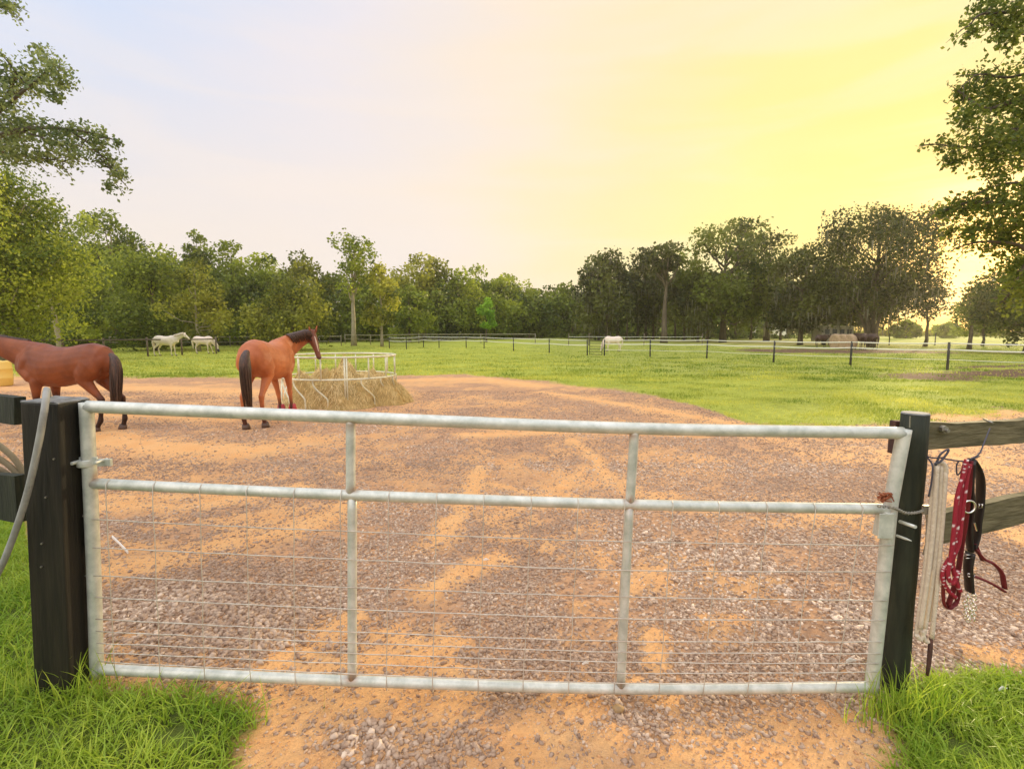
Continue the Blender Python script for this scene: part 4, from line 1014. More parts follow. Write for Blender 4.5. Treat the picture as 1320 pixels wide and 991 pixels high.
# the horse in the middle, seen from behind, head turned right
def boots(root, T, fet, hoofs, h0, hl, hup, side):
    for j in hoofs[2:]:
        c = T(j); mb = MB(); mb.tube([(c.x - .006, c.y, .015), (c.x - .012, c.y, .08), (c.x - .03, c.y, .17), (c.x - .035, c.y, .25)], [.098, .092, .074, .058], 16); mb.build('bell_boot', M['redboot'], root, smooth=True)
hy = 9.55; hx = P(343, 440, hy).x
horse('chestnut horse seen from behind, standing at the round feeder with red boots', (hx, hy, gh(hx, hy)), R(93), M['chestnut'], M['hair'],
      neck=([(1.33, 0, 1.25), (1.56, -.08, 1.37), (1.76, -.18, 1.47), (1.88, -.30, 1.56), (1.92, -.38, 1.60)], [(1.91, -.42, 1.63), (1.80, -.58, 1.10), (-.75, -.60, .25)]),
      legs=[('h', [(.26, .12, 1.10), (.38, .15, .90), (.06, .13, .56), (.04, .125, .20), (.10, .125, .045)]),
            ('h', [(.26, -.12, 1.10), (.42, -.15, .90), (.16, -.13, .55), (.20, -.125, .20), (.27, -.125, .045)]),
            ('f', [(1.30, .11, 1.05), (1.24, .12, .86), (1.28, .05, .48), (1.28, .02, .19), (1.35, .02, .045)]),
            ('f', [(1.30, -.13, 1.05), (1.26, -.155, .86), (1.32, -.16, .48), (1.34, -.17, .19), (1.41, -.17, .045)])],
      scale=1.07, voxel=.017, black=.33, face=True, darkhead=.75, extra=boots, manehang=1)
# white horses beyond the brown fence
p = G(214, 459.5)
horse('white horse standing with raised head behind the brown rail fence', (p.x, p.y, gh(p.x, p.y)), R(4), M['white'], M['palehair'],
      neck=([(1.33, 0, 1.22), (1.55, 0, 1.32), (1.78, 0, 1.44), (2.0, 0, 1.55), (2.1, 0, 1.60)], [(2.13, 0, 1.60), (2.50, 0, 1.22)]),
      legs=default_legs((.1, -.12), (.05, -.08)), scale=1.05, voxel=.04, detail=False, black=.2)
def flymask(root, T, fet, hoofs, h0, hl, hup, side):
    mb = MB(); q = [h0 + hl * t - hup * d for t, d in ((.45, .02), (.62, .0), (.8, .0), (.97, .0))]
    mb.tube([T(p) for p in q], [.105, .095, .085, .075], 12); mb.build('muzzle_mask', M['mask'], root, smooth=True)
p = G(262, 456.5)
horse('white horse grazing with a dark muzzle mask beside the other white one', (p.x, p.y, gh(p.x, p.y)), R(2), M['pink'], M['palehair'],
      neck=([(1.33, 0, 1.18), (1.55, 0, 1.08), (1.74, 0, .92), (1.88, 0, .74), (1.95, 0, .62)], [(1.96, 0, .58), (2.10, 0, .14)]),
      legs=default_legs((-.05, .15), (.2, -.05)), scale=1.0, voxel=.04, detail=False, extra=flymask, black=.2)
p = G(791, 453.5)
horse('pale pinkish horse grazing alone behind the small paddock gate', (p.x, p.y, gh(p.x, p.y)), R(180), M['pink'], M['palehair'], neck='graze',
      legs=default_legs((.0, .1), (.12, -.05)), scale=.98, voxel=.04, detail=False, black=.2)
for px, py, hd_, nk_, lab, s_, cm in ((1058, 449, 20, 'low', 'dark brown horse standing at the left end of the hay bales', 1.0, 'darkcoat'),
                                  (1109, 451, 78, 'low', 'dark horse seen from behind right next to the hay bales', 1.15, 'darkcoat'),
                                  (1119, 451, 112, 'low', 'rightmost dark horse of the group eating from the hay bales', 1.12, 'darkcoat')):
    p = G(px, py)
    horse(lab, (p.x, p.y, gh(p.x, p.y)), R(hd_), M[cm], M['hair'], neck=nk_, scale=s_, voxel=.045, detail=False, legs=default_legs((.08, -.1), (.05, -.1)))

# ================================================================ FEEDER AND HAY
def build_feeder():
    ctr = P(438, 460, 12.45); cx, cy = ctr.x, 12.45; rad = 1.37
    z0 = gh(cx, cy)
    root = empty('round_feeder', (cx, cy, z0), 0, 'cream steel ring feeder with bent bars standing around the hay', 'feeder')
    def ringpt(a, z, r=rad): return Vector((r * math.cos(a), r * math.sin(a), z))
    zt, zm = P(443, 460, cy - rad).z, P(443, 489, cy - rad).z
    for nm, z, r_ in (('top_hoop', zt, .024), ('middle_hoop', zm, .022)):
        MB().tube([ringpt(a, z) for a in np.linspace(0, 2 * PI, 72, endpoint=False)], r_, 8, closed=True).build(nm, M['feeder'], root, smooth=True)
    n = 16
    for k in range(n):
        a = -PI / 2 + .42 + 2 * PI * k / n
        if k in (0,):
            for da in (-.018, .018): MB().tube([ringpt(a + da, 0), ringpt(a + da, zt)], .020, 8).build('upright', M['feeder'], root, smooth=True)
            continue
        MB().tube([ringpt(a, zm), ringpt(a, zt)], .019, 8).build('upright', M['feeder'], root, smooth=True)
        b = a - .14
        q = [ringpt(b, zm), ringpt(b, zm - .10, rad), ringpt(b + .06, zm - .22, rad), ringpt(b + .19, zm - .38), ringpt(b + .235, zm - .47), ringpt(b + .24, 0)]
        MB().tube(spline(q, 5), .019, 8).build('bent_bar', M['feeder'], root, smooth=True)
    # hay heap: a mound of its own with loose strands
    def heap(x, y):
        d = np.hypot(x - .05, y); ang = np.arctan2(y, x)
        R_ = 1.40 + .36 * np.exp(-((ang + .25) / .4) ** 2) + .12 * np.sin(ang * 5 + 1) + .08 * np.sin(ang * 13)
        h = .66 * (1 - np.clip(d / R_, 0, 1) ** 5)
        h = h * (.25 + 1.5 * fbm(x + 9, y + 4, 2.6, 4, 12)) + (d < R_ * .95) * .16 * np.clip(fbm(x + 3, y + 8, 5.5, 3, 33) - .5, 0, 1) * 2
        h += .20 * np.exp(-(((x + .05) ** 2 + (y - .30) ** 2) / .12) ** 2) + .10 * np.exp(-((x - .8) ** 2 + (y + .1) ** 2) / .12)
        return h * (d < R_)
    u = np.linspace(-2.3, 2.3, 110); X, Y = np.meshgrid(u, u, indexing='ij'); H = heap(X, Y) + .03 * (fbm(X, Y, 14, 3, 2) - .5)
    hp = empty('hay_heap', (cx, cy, z0), 0, 'heap of loose golden hay spilling out of the round feeder', 'hay')
    idx = np.arange(X.size).reshape(X.shape); F = np.stack([idx[:-1, :-1], idx[1:, :-1], idx[1:, 1:], idx[:-1, 1:]], -1).reshape(-1, 4)
    keep = (H.ravel()[F] > .012).any(1); F = F[keep]
    V = np.stack([X.ravel(), Y.ravel(), H.ravel() - .02], -1)
    link_mesh('mound', V, F, M['olivehay'], hp)
    n = 46000; x = rs.uniform(-2.3, 2.3, n); y = rs.uniform(-2.0, 2.0, n); h = heap(x, y); ok = h > .02; x, y, h = x[ok], y[ok], h[ok]; n = len(x)
    a = rs.uniform(0, 2 * PI, n); e = .02; gx = (heap(x + e, y) - heap(x - e, y)) / (2 * e); gy = (heap(x, y + e) - heap(x, y - e)) / (2 * e)
    # straws hang down the slope more often than not
    sl_ = np.hypot(gx, gy); down = np.arctan2(-gy, -gx); a = np.where(rs.uniform(0, 1, n) < .55 * np.clip(sl_, 0, 1), down + rs.normal(0, .5, n), a)
    L_ = rs.uniform(.03, .11, n); dx, dy = np.cos(a) * L_, np.sin(a) * L_; dz = gx * dx + gy * dy
    base = np.stack([x, y, h], -1); tip = base + np.stack([dx, dy, np.clip(dz, -L_, L_) + rs.uniform(-.01, .025, n)], -1)
    w = rs.uniform(.002, .006, n)[:, None]; sd_ = np.stack([-np.sin(a), np.cos(a), np.zeros(n)], -1) * w
    V = np.stack([base - sd_, base + sd_, tip + sd_ * .5, tip - sd_ * .5], 1).reshape(-1, 3); F = np.arange(4 * n).reshape(-1, 4)
    tn = np.clip(fbm(x, y, 2.5, 3, 40) * 1.6 - .45 + rs.uniform(-.2, .35, n), 0, 1)
    link_mesh('loose_straw', V, F, M['hay'], hp, attrs=dict(tone=np.repeat(tn, 4)))
build_feeder()

def build_bales():
    for k, (px, py, lab) in enumerate(((1077, 449.5, 'leftmost of the three round hay bales under the live oak'), (1086, 450, 'middle one of the three round hay bales under the live oak'),
                                       (1095, 450.5, 'rightmost of the three round hay bales under the live oak'))):
        p = G(px, py); mb = MB(); n = 26; r = .82
        st = [(-.28, r * .84), (-.22, r * .97), (-.1, r * 1.01), (.1, r * 1.01), (.22, r * .97), (.28, r * .84)]
        V = []; F = []
        for (x, rr) in st:
            for j in range(n):
                a = 2 * PI * j / n; q = rr * (1 + .02 * random.uniform(-1, 1)); V.append((x, q * math.cos(a), r * .95 + q * math.sin(a)))
        for i in range(len(st) - 1):
            for j in range(n): F.append((i * n + j, (i + 1) * n + j, (i + 1) * n + (j + 1) % n, i * n + (j + 1) % n))
        F.append(tuple(range(n))); F.append(tuple((len(st) - 1) * n + j for j in range(n))[::-1])
        mb.add(V, F); o = mb.build('hay_bale', mat('bale_hay', (.48, .34, .20), .9, var=(.34, .24, .13), vscale=5, bump=.5, bscale=30) if k == 0 else bpy.data.materials['bale_hay'], None, smooth=True)
        o.location = (p.x, p.y, gh(p.x, p.y)); o.rotation_euler = (0, 0, R(8)); tag(o, lab, 'hay bale', 'round hay bales under the oak')
build_bales()

def build_far_things():
    # pale livestock trailer behind the bales
    D = 62; c = P(1074, 431, D); z0 = gh(c.x, D)
    r = empty('stock_trailer', (c.x, D, z0), R(4), 'pale slatted stock trailer parked behind the hay bales under the oak', 'trailer')
    MB().box(-2.1, 2.0, -.9, .9, .5, 2.3).build('body', M['shed'], r, bevel=.05)
    for k in range(4):
        MB().box(-1.75 + k * .95, -1.15 + k * .95, -.915, -.88, 1.35, 1.95).build('window', M['glass'], r)
    MB().box(-2.15, 2.05, -.95, .95, 2.3, 2.36).build('roof', M['shedwhite'], r)
    for x in (-.5, .4):
        for y in (-.92, .92):
            MB().tube([(x, y - .1, .36), (x, y + .1, .36)], .36, 18).build('wheel', M['mask'], r)
    MB().tube([(2.0, 0, .55), (3.1, 0, .5)], .05, 6).build('drawbar', M['mask'], r)
    # white house far off between the trees
    for (px, D, w, lab) in ((1002, 120, 3.2, 'tiny white cottage showing between trunks at the far wood edge'), (960, 130, 4.5, 'tiny white shed left of the cottage among far trunks')):
        c = P(px, 430, D); z0 = gh(c.x, D)
        r = empty('cottage' if D == 120 else 'shed', (c.x, D, z0), 0, lab, 'building')
        MB().box(-w / 2, w / 2, -1.5, 1.5, 0, 2.1).build('wall', M['shedwhite'], r)
        mb = MB(); mb.add([(-w / 2 - .2, -1.7, 2.1), (w / 2 + .2, -1.7, 2.1), (w / 2 + .2, 1.7, 2.1), (-w / 2 - .2, 1.7, 2.1), (-w / 2 - .2, 0, 3.0), (w / 2 + .2, 0, 3.0)],
                          [(0, 1, 5, 4), (2, 3, 4, 5), (1, 2, 5), (3, 0, 4), (0, 3, 2, 1)]); mb.build('roof', M['shed'], r)
        MB().box(-.3, .3, -1.53, -1.49, .9, 1.6).build('window', M['glass'], r)
    # yellow barrel at the left edge
    p = G(3, 497); r = empty('barrel', (p.x, p.y, gh(p.x, p.y)), 0, 'yellow plastic barrel standing on the sand under the bay horse neck', 'barrel')
    pr = [(0, .24), (.04, .27), (.25, .285), (.27, .295), (.29, .285), (.55, .285), (.57, .295), (.59, .285), (.78, .27), (.84, .25)]
    MB().tube([(0, 0, z) for z, _ in pr], [q for _, q in pr], 24).build('drum', M['yellow'], r, smooth=True)
    MB().tube([(.12, 0, .84), (.12, 0, .86)], .04, 10).build('bung', M['mask'], r)
build_far_things()

# ================================================================ TREES
def leafmat(name, a, b, tr=.35):
    return mat(name, a, .55, attr=('tone', b), transl=tr, spec=.3)
LM = dict(
    yellow=leafmat('leaf_yellow_green', (.10, .15, .016), (.50, .54, .055), .45),
    mid=leafmat('leaf_mid_green', (.070, .112, .012), (.44, .50, .05), .45),
    dark=leafmat('leaf_dark_green', (.040, .068, .010), (.26, .32, .035), .38),
    olive=leafmat('leaf_olive', (.10, .125, .016), (.52, .50, .06), .45),
    moss=leafmat('leaf_mossy_oak', (.034, .045, .011), (.17, .185, .032), .30),
    oak=leafmat('leaf_oak', (.038, .062, .010), (.22, .26, .032), .36),
    bright=leafmat('leaf_bright', (.15, .32, .02), (.34, .55, .04), .45),
    near=leafmat('leaf_near', (.10, .15, .055), (.30, .35, .11), .45),
    nearoak=leafmat('leaf_near_oak', (.07, .11, .015), (.24, .27, .04), .48),
    grey=leafmat('hanging_moss', (.13, .13, .08), (.24, .23, .15), .3),
)
def leaves_arrays(c, size, rg, nb=None, flat=.0, elong=1.5):
    n = len(c)
    nr = rg.normal(0, 1, (n, 3)); nr[:, 2] += flat
    if nb is not None: nr = nr * .8 + nb
    nr /= np.linalg.norm(nr, axis=1)[:, None] + 1e-9
    a = rg.normal(0, 1, (n, 3)); a -= nr * (a * nr).sum(1)[:, None]; a /= np.linalg.norm(a, axis=1)[:, None] + 1e-9
    b = np.cross(nr, a); s = size[:, None]
    V = np.stack([c - a * s * elong * .5, c - b * s * .5, c + a * s * elong * .5, c + b * s * .5], 1).reshape(-1, 3)
    return V
def crown_mesh(name, blobs, nleaf, lsize, m, parent, seed, elong=1.5, shell=.5, droop=0.0):
    rg = np.random.RandomState(seed); B = np.array(blobs, float)
    w = B[:, 3] ** 2; cnt = np.maximum((nleaf * w / w.sum()).astype(int), 20)
    cs, ss, ts, nb = [], [], [], []
    for (x, y, z, r), k in zip(B, cnt):
        d = rg.normal(0, 1, (k, 3)); d /= np.linalg.norm(d, axis=1)[:, None]
        # lumpy blob: sub-clumps on its surface
        q = 9; sub = rg.normal(0, 1, (q, 3)); sub /= np.linalg.norm(sub, axis=1)[:, None]
        pick = rg.randint(0, q, k); rr = r * (shell + (1 - shell) * rg.uniform(0, 1, k) ** .6)
        pos = np.array([x, y, z]) + d * rr[:, None] * np.array([1, 1, .72])
        pos2 = np.array([x, y, z]) + sub[pick] * r * np.array([.85, .85, .65]) + np.clip(rg.normal(0, 1, (k, 3)), -1.5, 1.5) * r * .24
        use = rg.uniform(0, 1, k) < .55; pos = np.where(use[:, None], pos2, pos)
        pos[:, 2] -= droop * rg.uniform(0, 1, k) ** 2 * r
        cs.append(pos); ss.append(lsize * rg.uniform(.5, 1.35, k)); nb.append(d * .6)
        ts.append(np.clip(rg.uniform(-.25, .55) + .45 * rg.uniform(0, 1, k) + .16 * d[:, 2] * 0, 0, 1))
    c = np.concatenate(cs); s = np.concatenate(ss); V = leaves_arrays(c, s, rg, np.concatenate(nb), elong=elong)
    F = np.arange(len(V)).reshape(-1, 4)
    return link_mesh(name, V, F, m, parent, attrs=dict(tone=np.repeat(np.concatenate(ts), 4)), smooth=False)
TREES_N = [0]
def tree(label, px, D, top, wpx, kind, leaf, low=.15, dens=1.0, name='tree', tr=.16, trunkmat='bark', group='trees at the edge of the pasture', lean=0., nb=None, lsz=None, moss=0, cat='tree', fork=0, rsc=1.0):
    TREES_N[0] += 1; seed = 100 + TREES_N[0]; rg = np.random.RandomState(seed)
    x = P(px, 431, D).x; z0 = gh(x, D) - .05; H = P(px, top, D).z - z0; W = wpx / 638.0 * D
    root = empty(name, (x, D, z0), 0, label, cat, group)
    zb = H * low; blobs = []
    n = nb or 20
    for k in range(n):
        for _ in range(40):
            u = rg.uniform(-1, 1, 3)
            if np.dot(u, u) <= 1: break
        if kind == 'round': f = 1.0
        elif kind == 'tall': f = .8 + .3 * (1 - abs(u[2]))
        elif kind == 'cone': f = .35 + .55 * (1 - (u[2] + 1) / 2)
        elif kind == 'umbrella': f = .6 + .5 * ((u[2] + 1) / 2) ** .5
        elif kind == 'curtain': f = .95 if u[2] < .2 else .8
        else: f = 1.0
        r = W * rg.uniform(.12, .21) if kind != 'cone' else W * rg.uniform(.12, .2)
        r = min(r, (H - zb) * .32) * rsc * rg.uniform(.85, 1.2)
        zz = zb + (H - zb) * (.5 + .5 * u[2] * (1.0 if kind != 'curtain' else 1.0)); zz = min(max(zz, zb + r * .6), H - r * .72)
        blobs.append((u[0] * (W / 2 - r * .7) * f + lean * zz / H, u[1] * (W / 2) * f * .8, zz, r))
    blobs.append((lean + rg.uniform(-.1, .1) * W, 0, H - W * .11, W * .14))
    ls = lsz or max(.11, D * .0044)
    area = sum(b[3] ** 2 for b in blobs)
    nl = int(min(42000, max(3000, 30 * area / ls ** 2 * .21)) * dens)
    crown_mesh('crown', blobs, nl, ls, LM[leaf], root, seed, droop=.5 if kind == 'curtain' else .15)
    # trunk and limbs
    mb = MB(); tb = tr * (H / 10) ** .8
    top_ = Vector((lean * .8, 0, H * .86)); wob = [Vector((rg.uniform(-.12, .12) * t * 1.5, rg.uniform(-.1, .1), 0)) for t in np.linspace(0, 1, 8)]
    stem = [Vector((lean * t * .8, 0, H * .86 * t)) + wob[i] for i, t in enumerate(np.linspace(0, 1, 8))]
    mb.tube(stem, [tb * 1.5, tb * 1.02, tb * .9, tb * .75, tb * .6, tb * .42, tb * .26, tb * .1], 8)
    for b in blobs[::2]:
        q = Vector(b[:3]); zt_ = max(H * .18, min(q.z * .7, H * .75)); t = zt_ / (H * .86); i = min(int(t * 7), 6); s0 = stem[i].lerp(stem[i + 1], t * 7 - i)
        mid = s0.lerp(q, .5) + Vector((0, 0, -.04 * H)); mb.tube([s0, mid, q], [tb * .42, tb * .27, tb * .08], 5)
    for k in range(fork):
        b = blobs[k * 3]; q = Vector(b[:3]); a = 2.4 * k; s0 = Vector((.25 * math.cos(a), .25 * math.sin(a), 0)); m1 = s0 + Vector((q.x * .18, q.y * .18, H * .22)); m2 = s0.lerp(q, .6) + Vector((0, 0, H * .06))
        mb.tube(spline([s0, m1, m2, q], 4), [tb * 1.2 * (1 - .92 * i / 12) for i in range(13)], 7)
    mb.build('trunk', M[trunkmat], root, smooth=True)
    if moss:
        nm = int(moss); cs = []
        for _ in range(nm):
            b = blobs[rg.randint(len(blobs))]; a = rg.uniform(0, 6.28); rr = b[3] * rg.uniform(.3, 1); cs.append((b[0] + math.cos(a) * rr, b[1] + math.sin(a) * rr - .1, b[2] - b[3] * rg.uniform(.2, .7)))
        c = np.array(cs); L_ = rg.uniform(.4, 1.5, nm); w = rg.uniform(.04, .12, nm); a = rg.uniform(0, PI, nm); sx_ = np.stack([np.cos(a) * w, np.sin(a) * w, np.zeros(nm)], -1)
        dn = np.stack([rg.normal(0, .05, nm), rg.normal(0, .05, nm), -L_], -1)
        V = np.stack([c - sx_, c + sx_, c + dn + sx_ * .2, c + dn - sx_ * .2], 1).reshape(-1, 3)
        link_mesh('moss_foliage', V, np.arange(4 * nm).reshape(-1, 4), LM['grey'], root, attrs=dict(tone=np.repeat(rg.uniform(0, 1, nm), 4)), smooth=False)
    return root
T_ = tree
T_('big yellow green tree filling the left edge of the photo', 2, 30, 196, 215, 'curtain', 'yellow', .10, 1.2, trunkmat='palebark', nb=75)
T_('feathery yellow green tree on two leaning pale trunks at the left', 78, 40, 262, 105, 'curtain', 'olive', .22, 1.0, trunkmat='palebark', lean=-1.6)
T_('tall rounded tree topping the left woods', 152, 58, 271, 120, 'round', 'mid', .15, 1.1, nb=26)
T_('spreading tree with drooping lower branches behind the first white horse', 200, 50, 312, 130, 'curtain', 'mid', .06, 1.1, nb=28)
T_('olive tree with a slim pale stem behind the grazing white horse', 255, 48, 330, 95, 'curtain', 'olive', .10, 1.0, trunkmat='palebark')
T_('pointed dark tree rising just left of centre of the left woods', 262, 66, 296, 62, 'cone', 'dark', .1, 1.3, nb=30)
T_('dark full tree left of the chestnut horse', 302, 62, 310, 80, 'round', 'mid', .05, 1.1, nb=26)
T_('slender dark tree behind the bent mossy one', 338, 68, 322, 84, 'round', 'mid', .05, 1.0, nb=26)
T_('yellowish tree top above the chestnut horse', 388, 68, 322, 90, 'round', 'olive', .2, 1.0)
T_('low broad brownish green tree right behind the chestnut horse head', 378, 50, 352, 125, 'curtain', 'olive', .04, 1.1, nb=26)
T_('tall thin crowned tree on a straight pale trunk left of centre', 456, 60, 303, 74, 'umbrella', 'mid', .50, .62, trunkmat='palebark', tr=.22, name='pine_tree')
T_('lighter drooping tree just right of the tall pale trunk', 492, 58, 340, 66, 'curtain', 'olive', .22, .8, trunkmat='palebark')
T_('broad light green tree top near the middle of the woods', 548, 82, 325, 84, 'round', 'olive', .25, 1.0, nb=24)
T_('dark rounded tree standing right of the drooping light one', 528, 70, 366, 72, 'round', 'mid', .03, 1.1)
T_('wide dark tree in the middle of the tree line', 590, 84, 344, 84, 'round', 'mid', .05, 1.1)
T_('low rounded crown right of the broad light tree', 622, 96, 343, 80, 'round', 'mid', .1, 1.0)
T_('even crowned tree left of the dip in the skyline', 660, 100, 352, 88, 'round', 'mid', .05, 1.0)
T_('low tree at the dip in the skyline', 702, 108, 366, 84, 'round', 'dark', .05, 1.0)
T_('small bright green tree glowing before the dark woods', 627, 70, 383, 28, 'round', 'bright', .30, 1.1, lsz=.2)
T_('small bush under the bright green tree', 612, 84, 416, 46, 'round', 'mid', .0, 1.0, name='bush', cat='bush', nb=12)
T_('small pale bush by the wood edge left of the bright tree', 541, 78, 424, 22, 'round', 'olive', .0, 1.0, name='bush', cat='bush', nb=8)
T_('green bush in front of the left woods beside the leaning trunks', 112, 44, 396, 60, 'round', 'mid', .0, .9, name='bush', cat='bush', nb=12)
T_('dark tree filling the dip beside the mossy trees', 738, 100, 362, 80, 'round', 'dark', .03, 1.0)
T_('leftmost dark mossy oak of the right hand grove', 782, 74, 322, 100, 'curtain', 'moss', .10, 1.0, moss=500, nb=26)
T_('dark mossy oak behind the bare straight trunk', 832, 78, 317, 92, 'curtain', 'moss', .14, 1.0, moss=400, nb=24)
T_('straight pine trunk with a small flat crown in the grove', 856, 68, 312, 62, 'umbrella', 'moss', .72, .6, trunkmat='bark', tr=.30, name='pine_tree')
T_('tall full oak topping the right hand grove', 932, 70, 281, 132, 'round', 'oak', .12, .95, nb=52, rsc=.75, tr=.26)
T_('oak with gaps of sky right of the tallest one', 988, 74, 300, 100, 'round', 'moss', .15, .85, nb=34, rsc=.75, tr=.24)
T_('low dark oak with moss below the tallest one', 900, 70, 350, 90, 'curtain', 'moss', .10, 1.0, moss=300)
T_('dark drooping mossy oak left of the live oak', 1032, 62, 318, 118, 'curtain', 'moss', .16, 1.0, moss=600, nb=42, tr=.22, rsc=.75)
T_('huge airy live oak with dark limbs above the hay bales', 1125, 56, 268, 205, 'umbrella', 'moss', .24, .55, moss=500, nb=95, tr=.13, lsz=.20, fork=5, rsc=.60)
T_('dense lower canopy of an oak behind the live oak', 1098, 62, 345, 150, 'round', 'moss', .25, .8, moss=400, nb=26, tr=.2)
T_('small thin tree below the bright sun gap', 1194, 58, 366, 54, 'umbrella', 'moss', .45, .45, tr=.22, lsz=.2)
T_('thin tall tree standing directly under the sun', 1252, 52, 372, 40, 'tall', 'moss', .55, .25, tr=.26, lsz=.2)
T_('dark round tree right of the sun gap', 1268, 60, 376, 84, 'round', 'dark', .2, 1.0, tr=.18)
T_('large green tree at the right edge behind the tape fence', 1325, 42, 322, 125, 'round', 'oak', .10, 1.3, nb=36)
T_('low bush left of the thin tree at the far meadow edge', 1168, 92, 412, 44, 'round', 'mid', .0, 1.0, name='bush', cat='bush', nb=10)
T_('low bush right of the thin tree at the far meadow edge', 1222, 96, 416, 40, 'round', 'mid', .0, 1.0, name='bush', cat='bush', nb=10)
ORD = 'first second third fourth fifth sixth seventh eighth ninth tenth eleventh twelfth thirteenth fourteenth'.split()
for k, (px, D, tp) in enumerate(((762, 84, 345), (772, 78, 350), (796, 82, 338), (808, 76, 352), (822, 86, 345), (842, 80, 350), (870, 84, 340), (882, 76, 352), (893, 82, 345), (912, 78, 350), (948, 84, 345), (968, 80, 350), (1006, 78, 350), (1048, 74, 352))):
    T_('slim grey trunked tree, %s from the left of those crowding the dark grove' % ORD[k], px, D, tp, 46, 'tall', 'moss', .38, .8, tr=.16, lsz=.34, nb=12, moss=60, name='slim_tree', group='slim trees crowding the dark grove')
for k, (px, D, tp) in enumerate(((28, 46, 330), (118, 62, 318), (178, 66, 322), (232, 62, 340), (318, 60, 352), (350, 64, 345), (425, 70, 350), (476, 74, 358), (566, 78, 372), (640, 84, 375), (682, 92, 378))):
    T_('middling tree filling the left woods, %s from the left of its like' % ORD[k], px, D, tp, 88, 'curtain', ('dark', 'mid')[k % 2], .03, 1.0, nb=20, name='tree', group='filling trees of the left woods')
# far hedge across the right meadow and the deep wood behind everything
def far_wood():
    rg = np.random.RandomState(9)
    bl = []
    for px in np.arange(-220, 1085, 9):
        D = rg.uniform(112, 140); x = P(px, 431, D).x; z0 = gh(x, D)
        tp = np.interp(px, [-200, 60, 150, 300, 420, 560, 700, 760, 900, 1060], [290, 310, 318, 345, 355, 362, 378, 376, 350, 365]) + rg.uniform(-6, 14)
        H = P(px, tp, D).z - z0
        for k in range(5):
            r = rg.uniform(1.6, 3.0); bl.append((x + rg.normal(0, 1), D + rg.uniform(-3, 3), z0 + max(r * .5, (H - r * .7) * (k + .6 * rg.uniform()) / 5), r))
        bl.append((x, D, z0 + H - 1.6, 2.0))
    o = crown_mesh('far_woods', bl, 150000, .70, LM['dark'], None, 5, elong=1.3); tag(o, 'dark far-off woods closing the pasture behind the nearer trees', 'woods', kind='stuff')
    bl = []
    for px in np.arange(1060, 1500, 6):
        D = rg.uniform(118, 124); x = P(px, 431, D).x; z0 = gh(x, D); H = P(px, 424 + rg.uniform(-2, 2), D).z - z0
        bl.append((x, D, z0 + H * .4, max(.6, H * .55)))
    o = crown_mesh('meadow_scrub', bl, 14000, .4, LM['olive'], None, 6, elong=1.3); tag(o, 'pale green scrub along the far edge of the sunlit meadow', 'scrub', kind='stuff')
    # shrubby undergrowth at the foot of the woods
    bl = []
    for px in np.arange(-120, 1060, 5):
        D = np.interp(px, [0, 200, 450, 700, 760, 1050], [47, 56, 72, 100, 82, 84]) + rg.uniform(0, 5); x = P(px, 431, D).x; z0 = gh(x, D)
        r = rg.uniform(.5, 1.5) * (1 if px < 730 else .55); bl.append((x, D, z0 + r * .5, r))
    o = crown_mesh('undergrowth', bl, 42000, .28, LM['dark'], None, 8, elong=1.3); tag(o, 'dark undergrowth along the foot of the woods', 'undergrowth', kind='stuff')
far_wood()

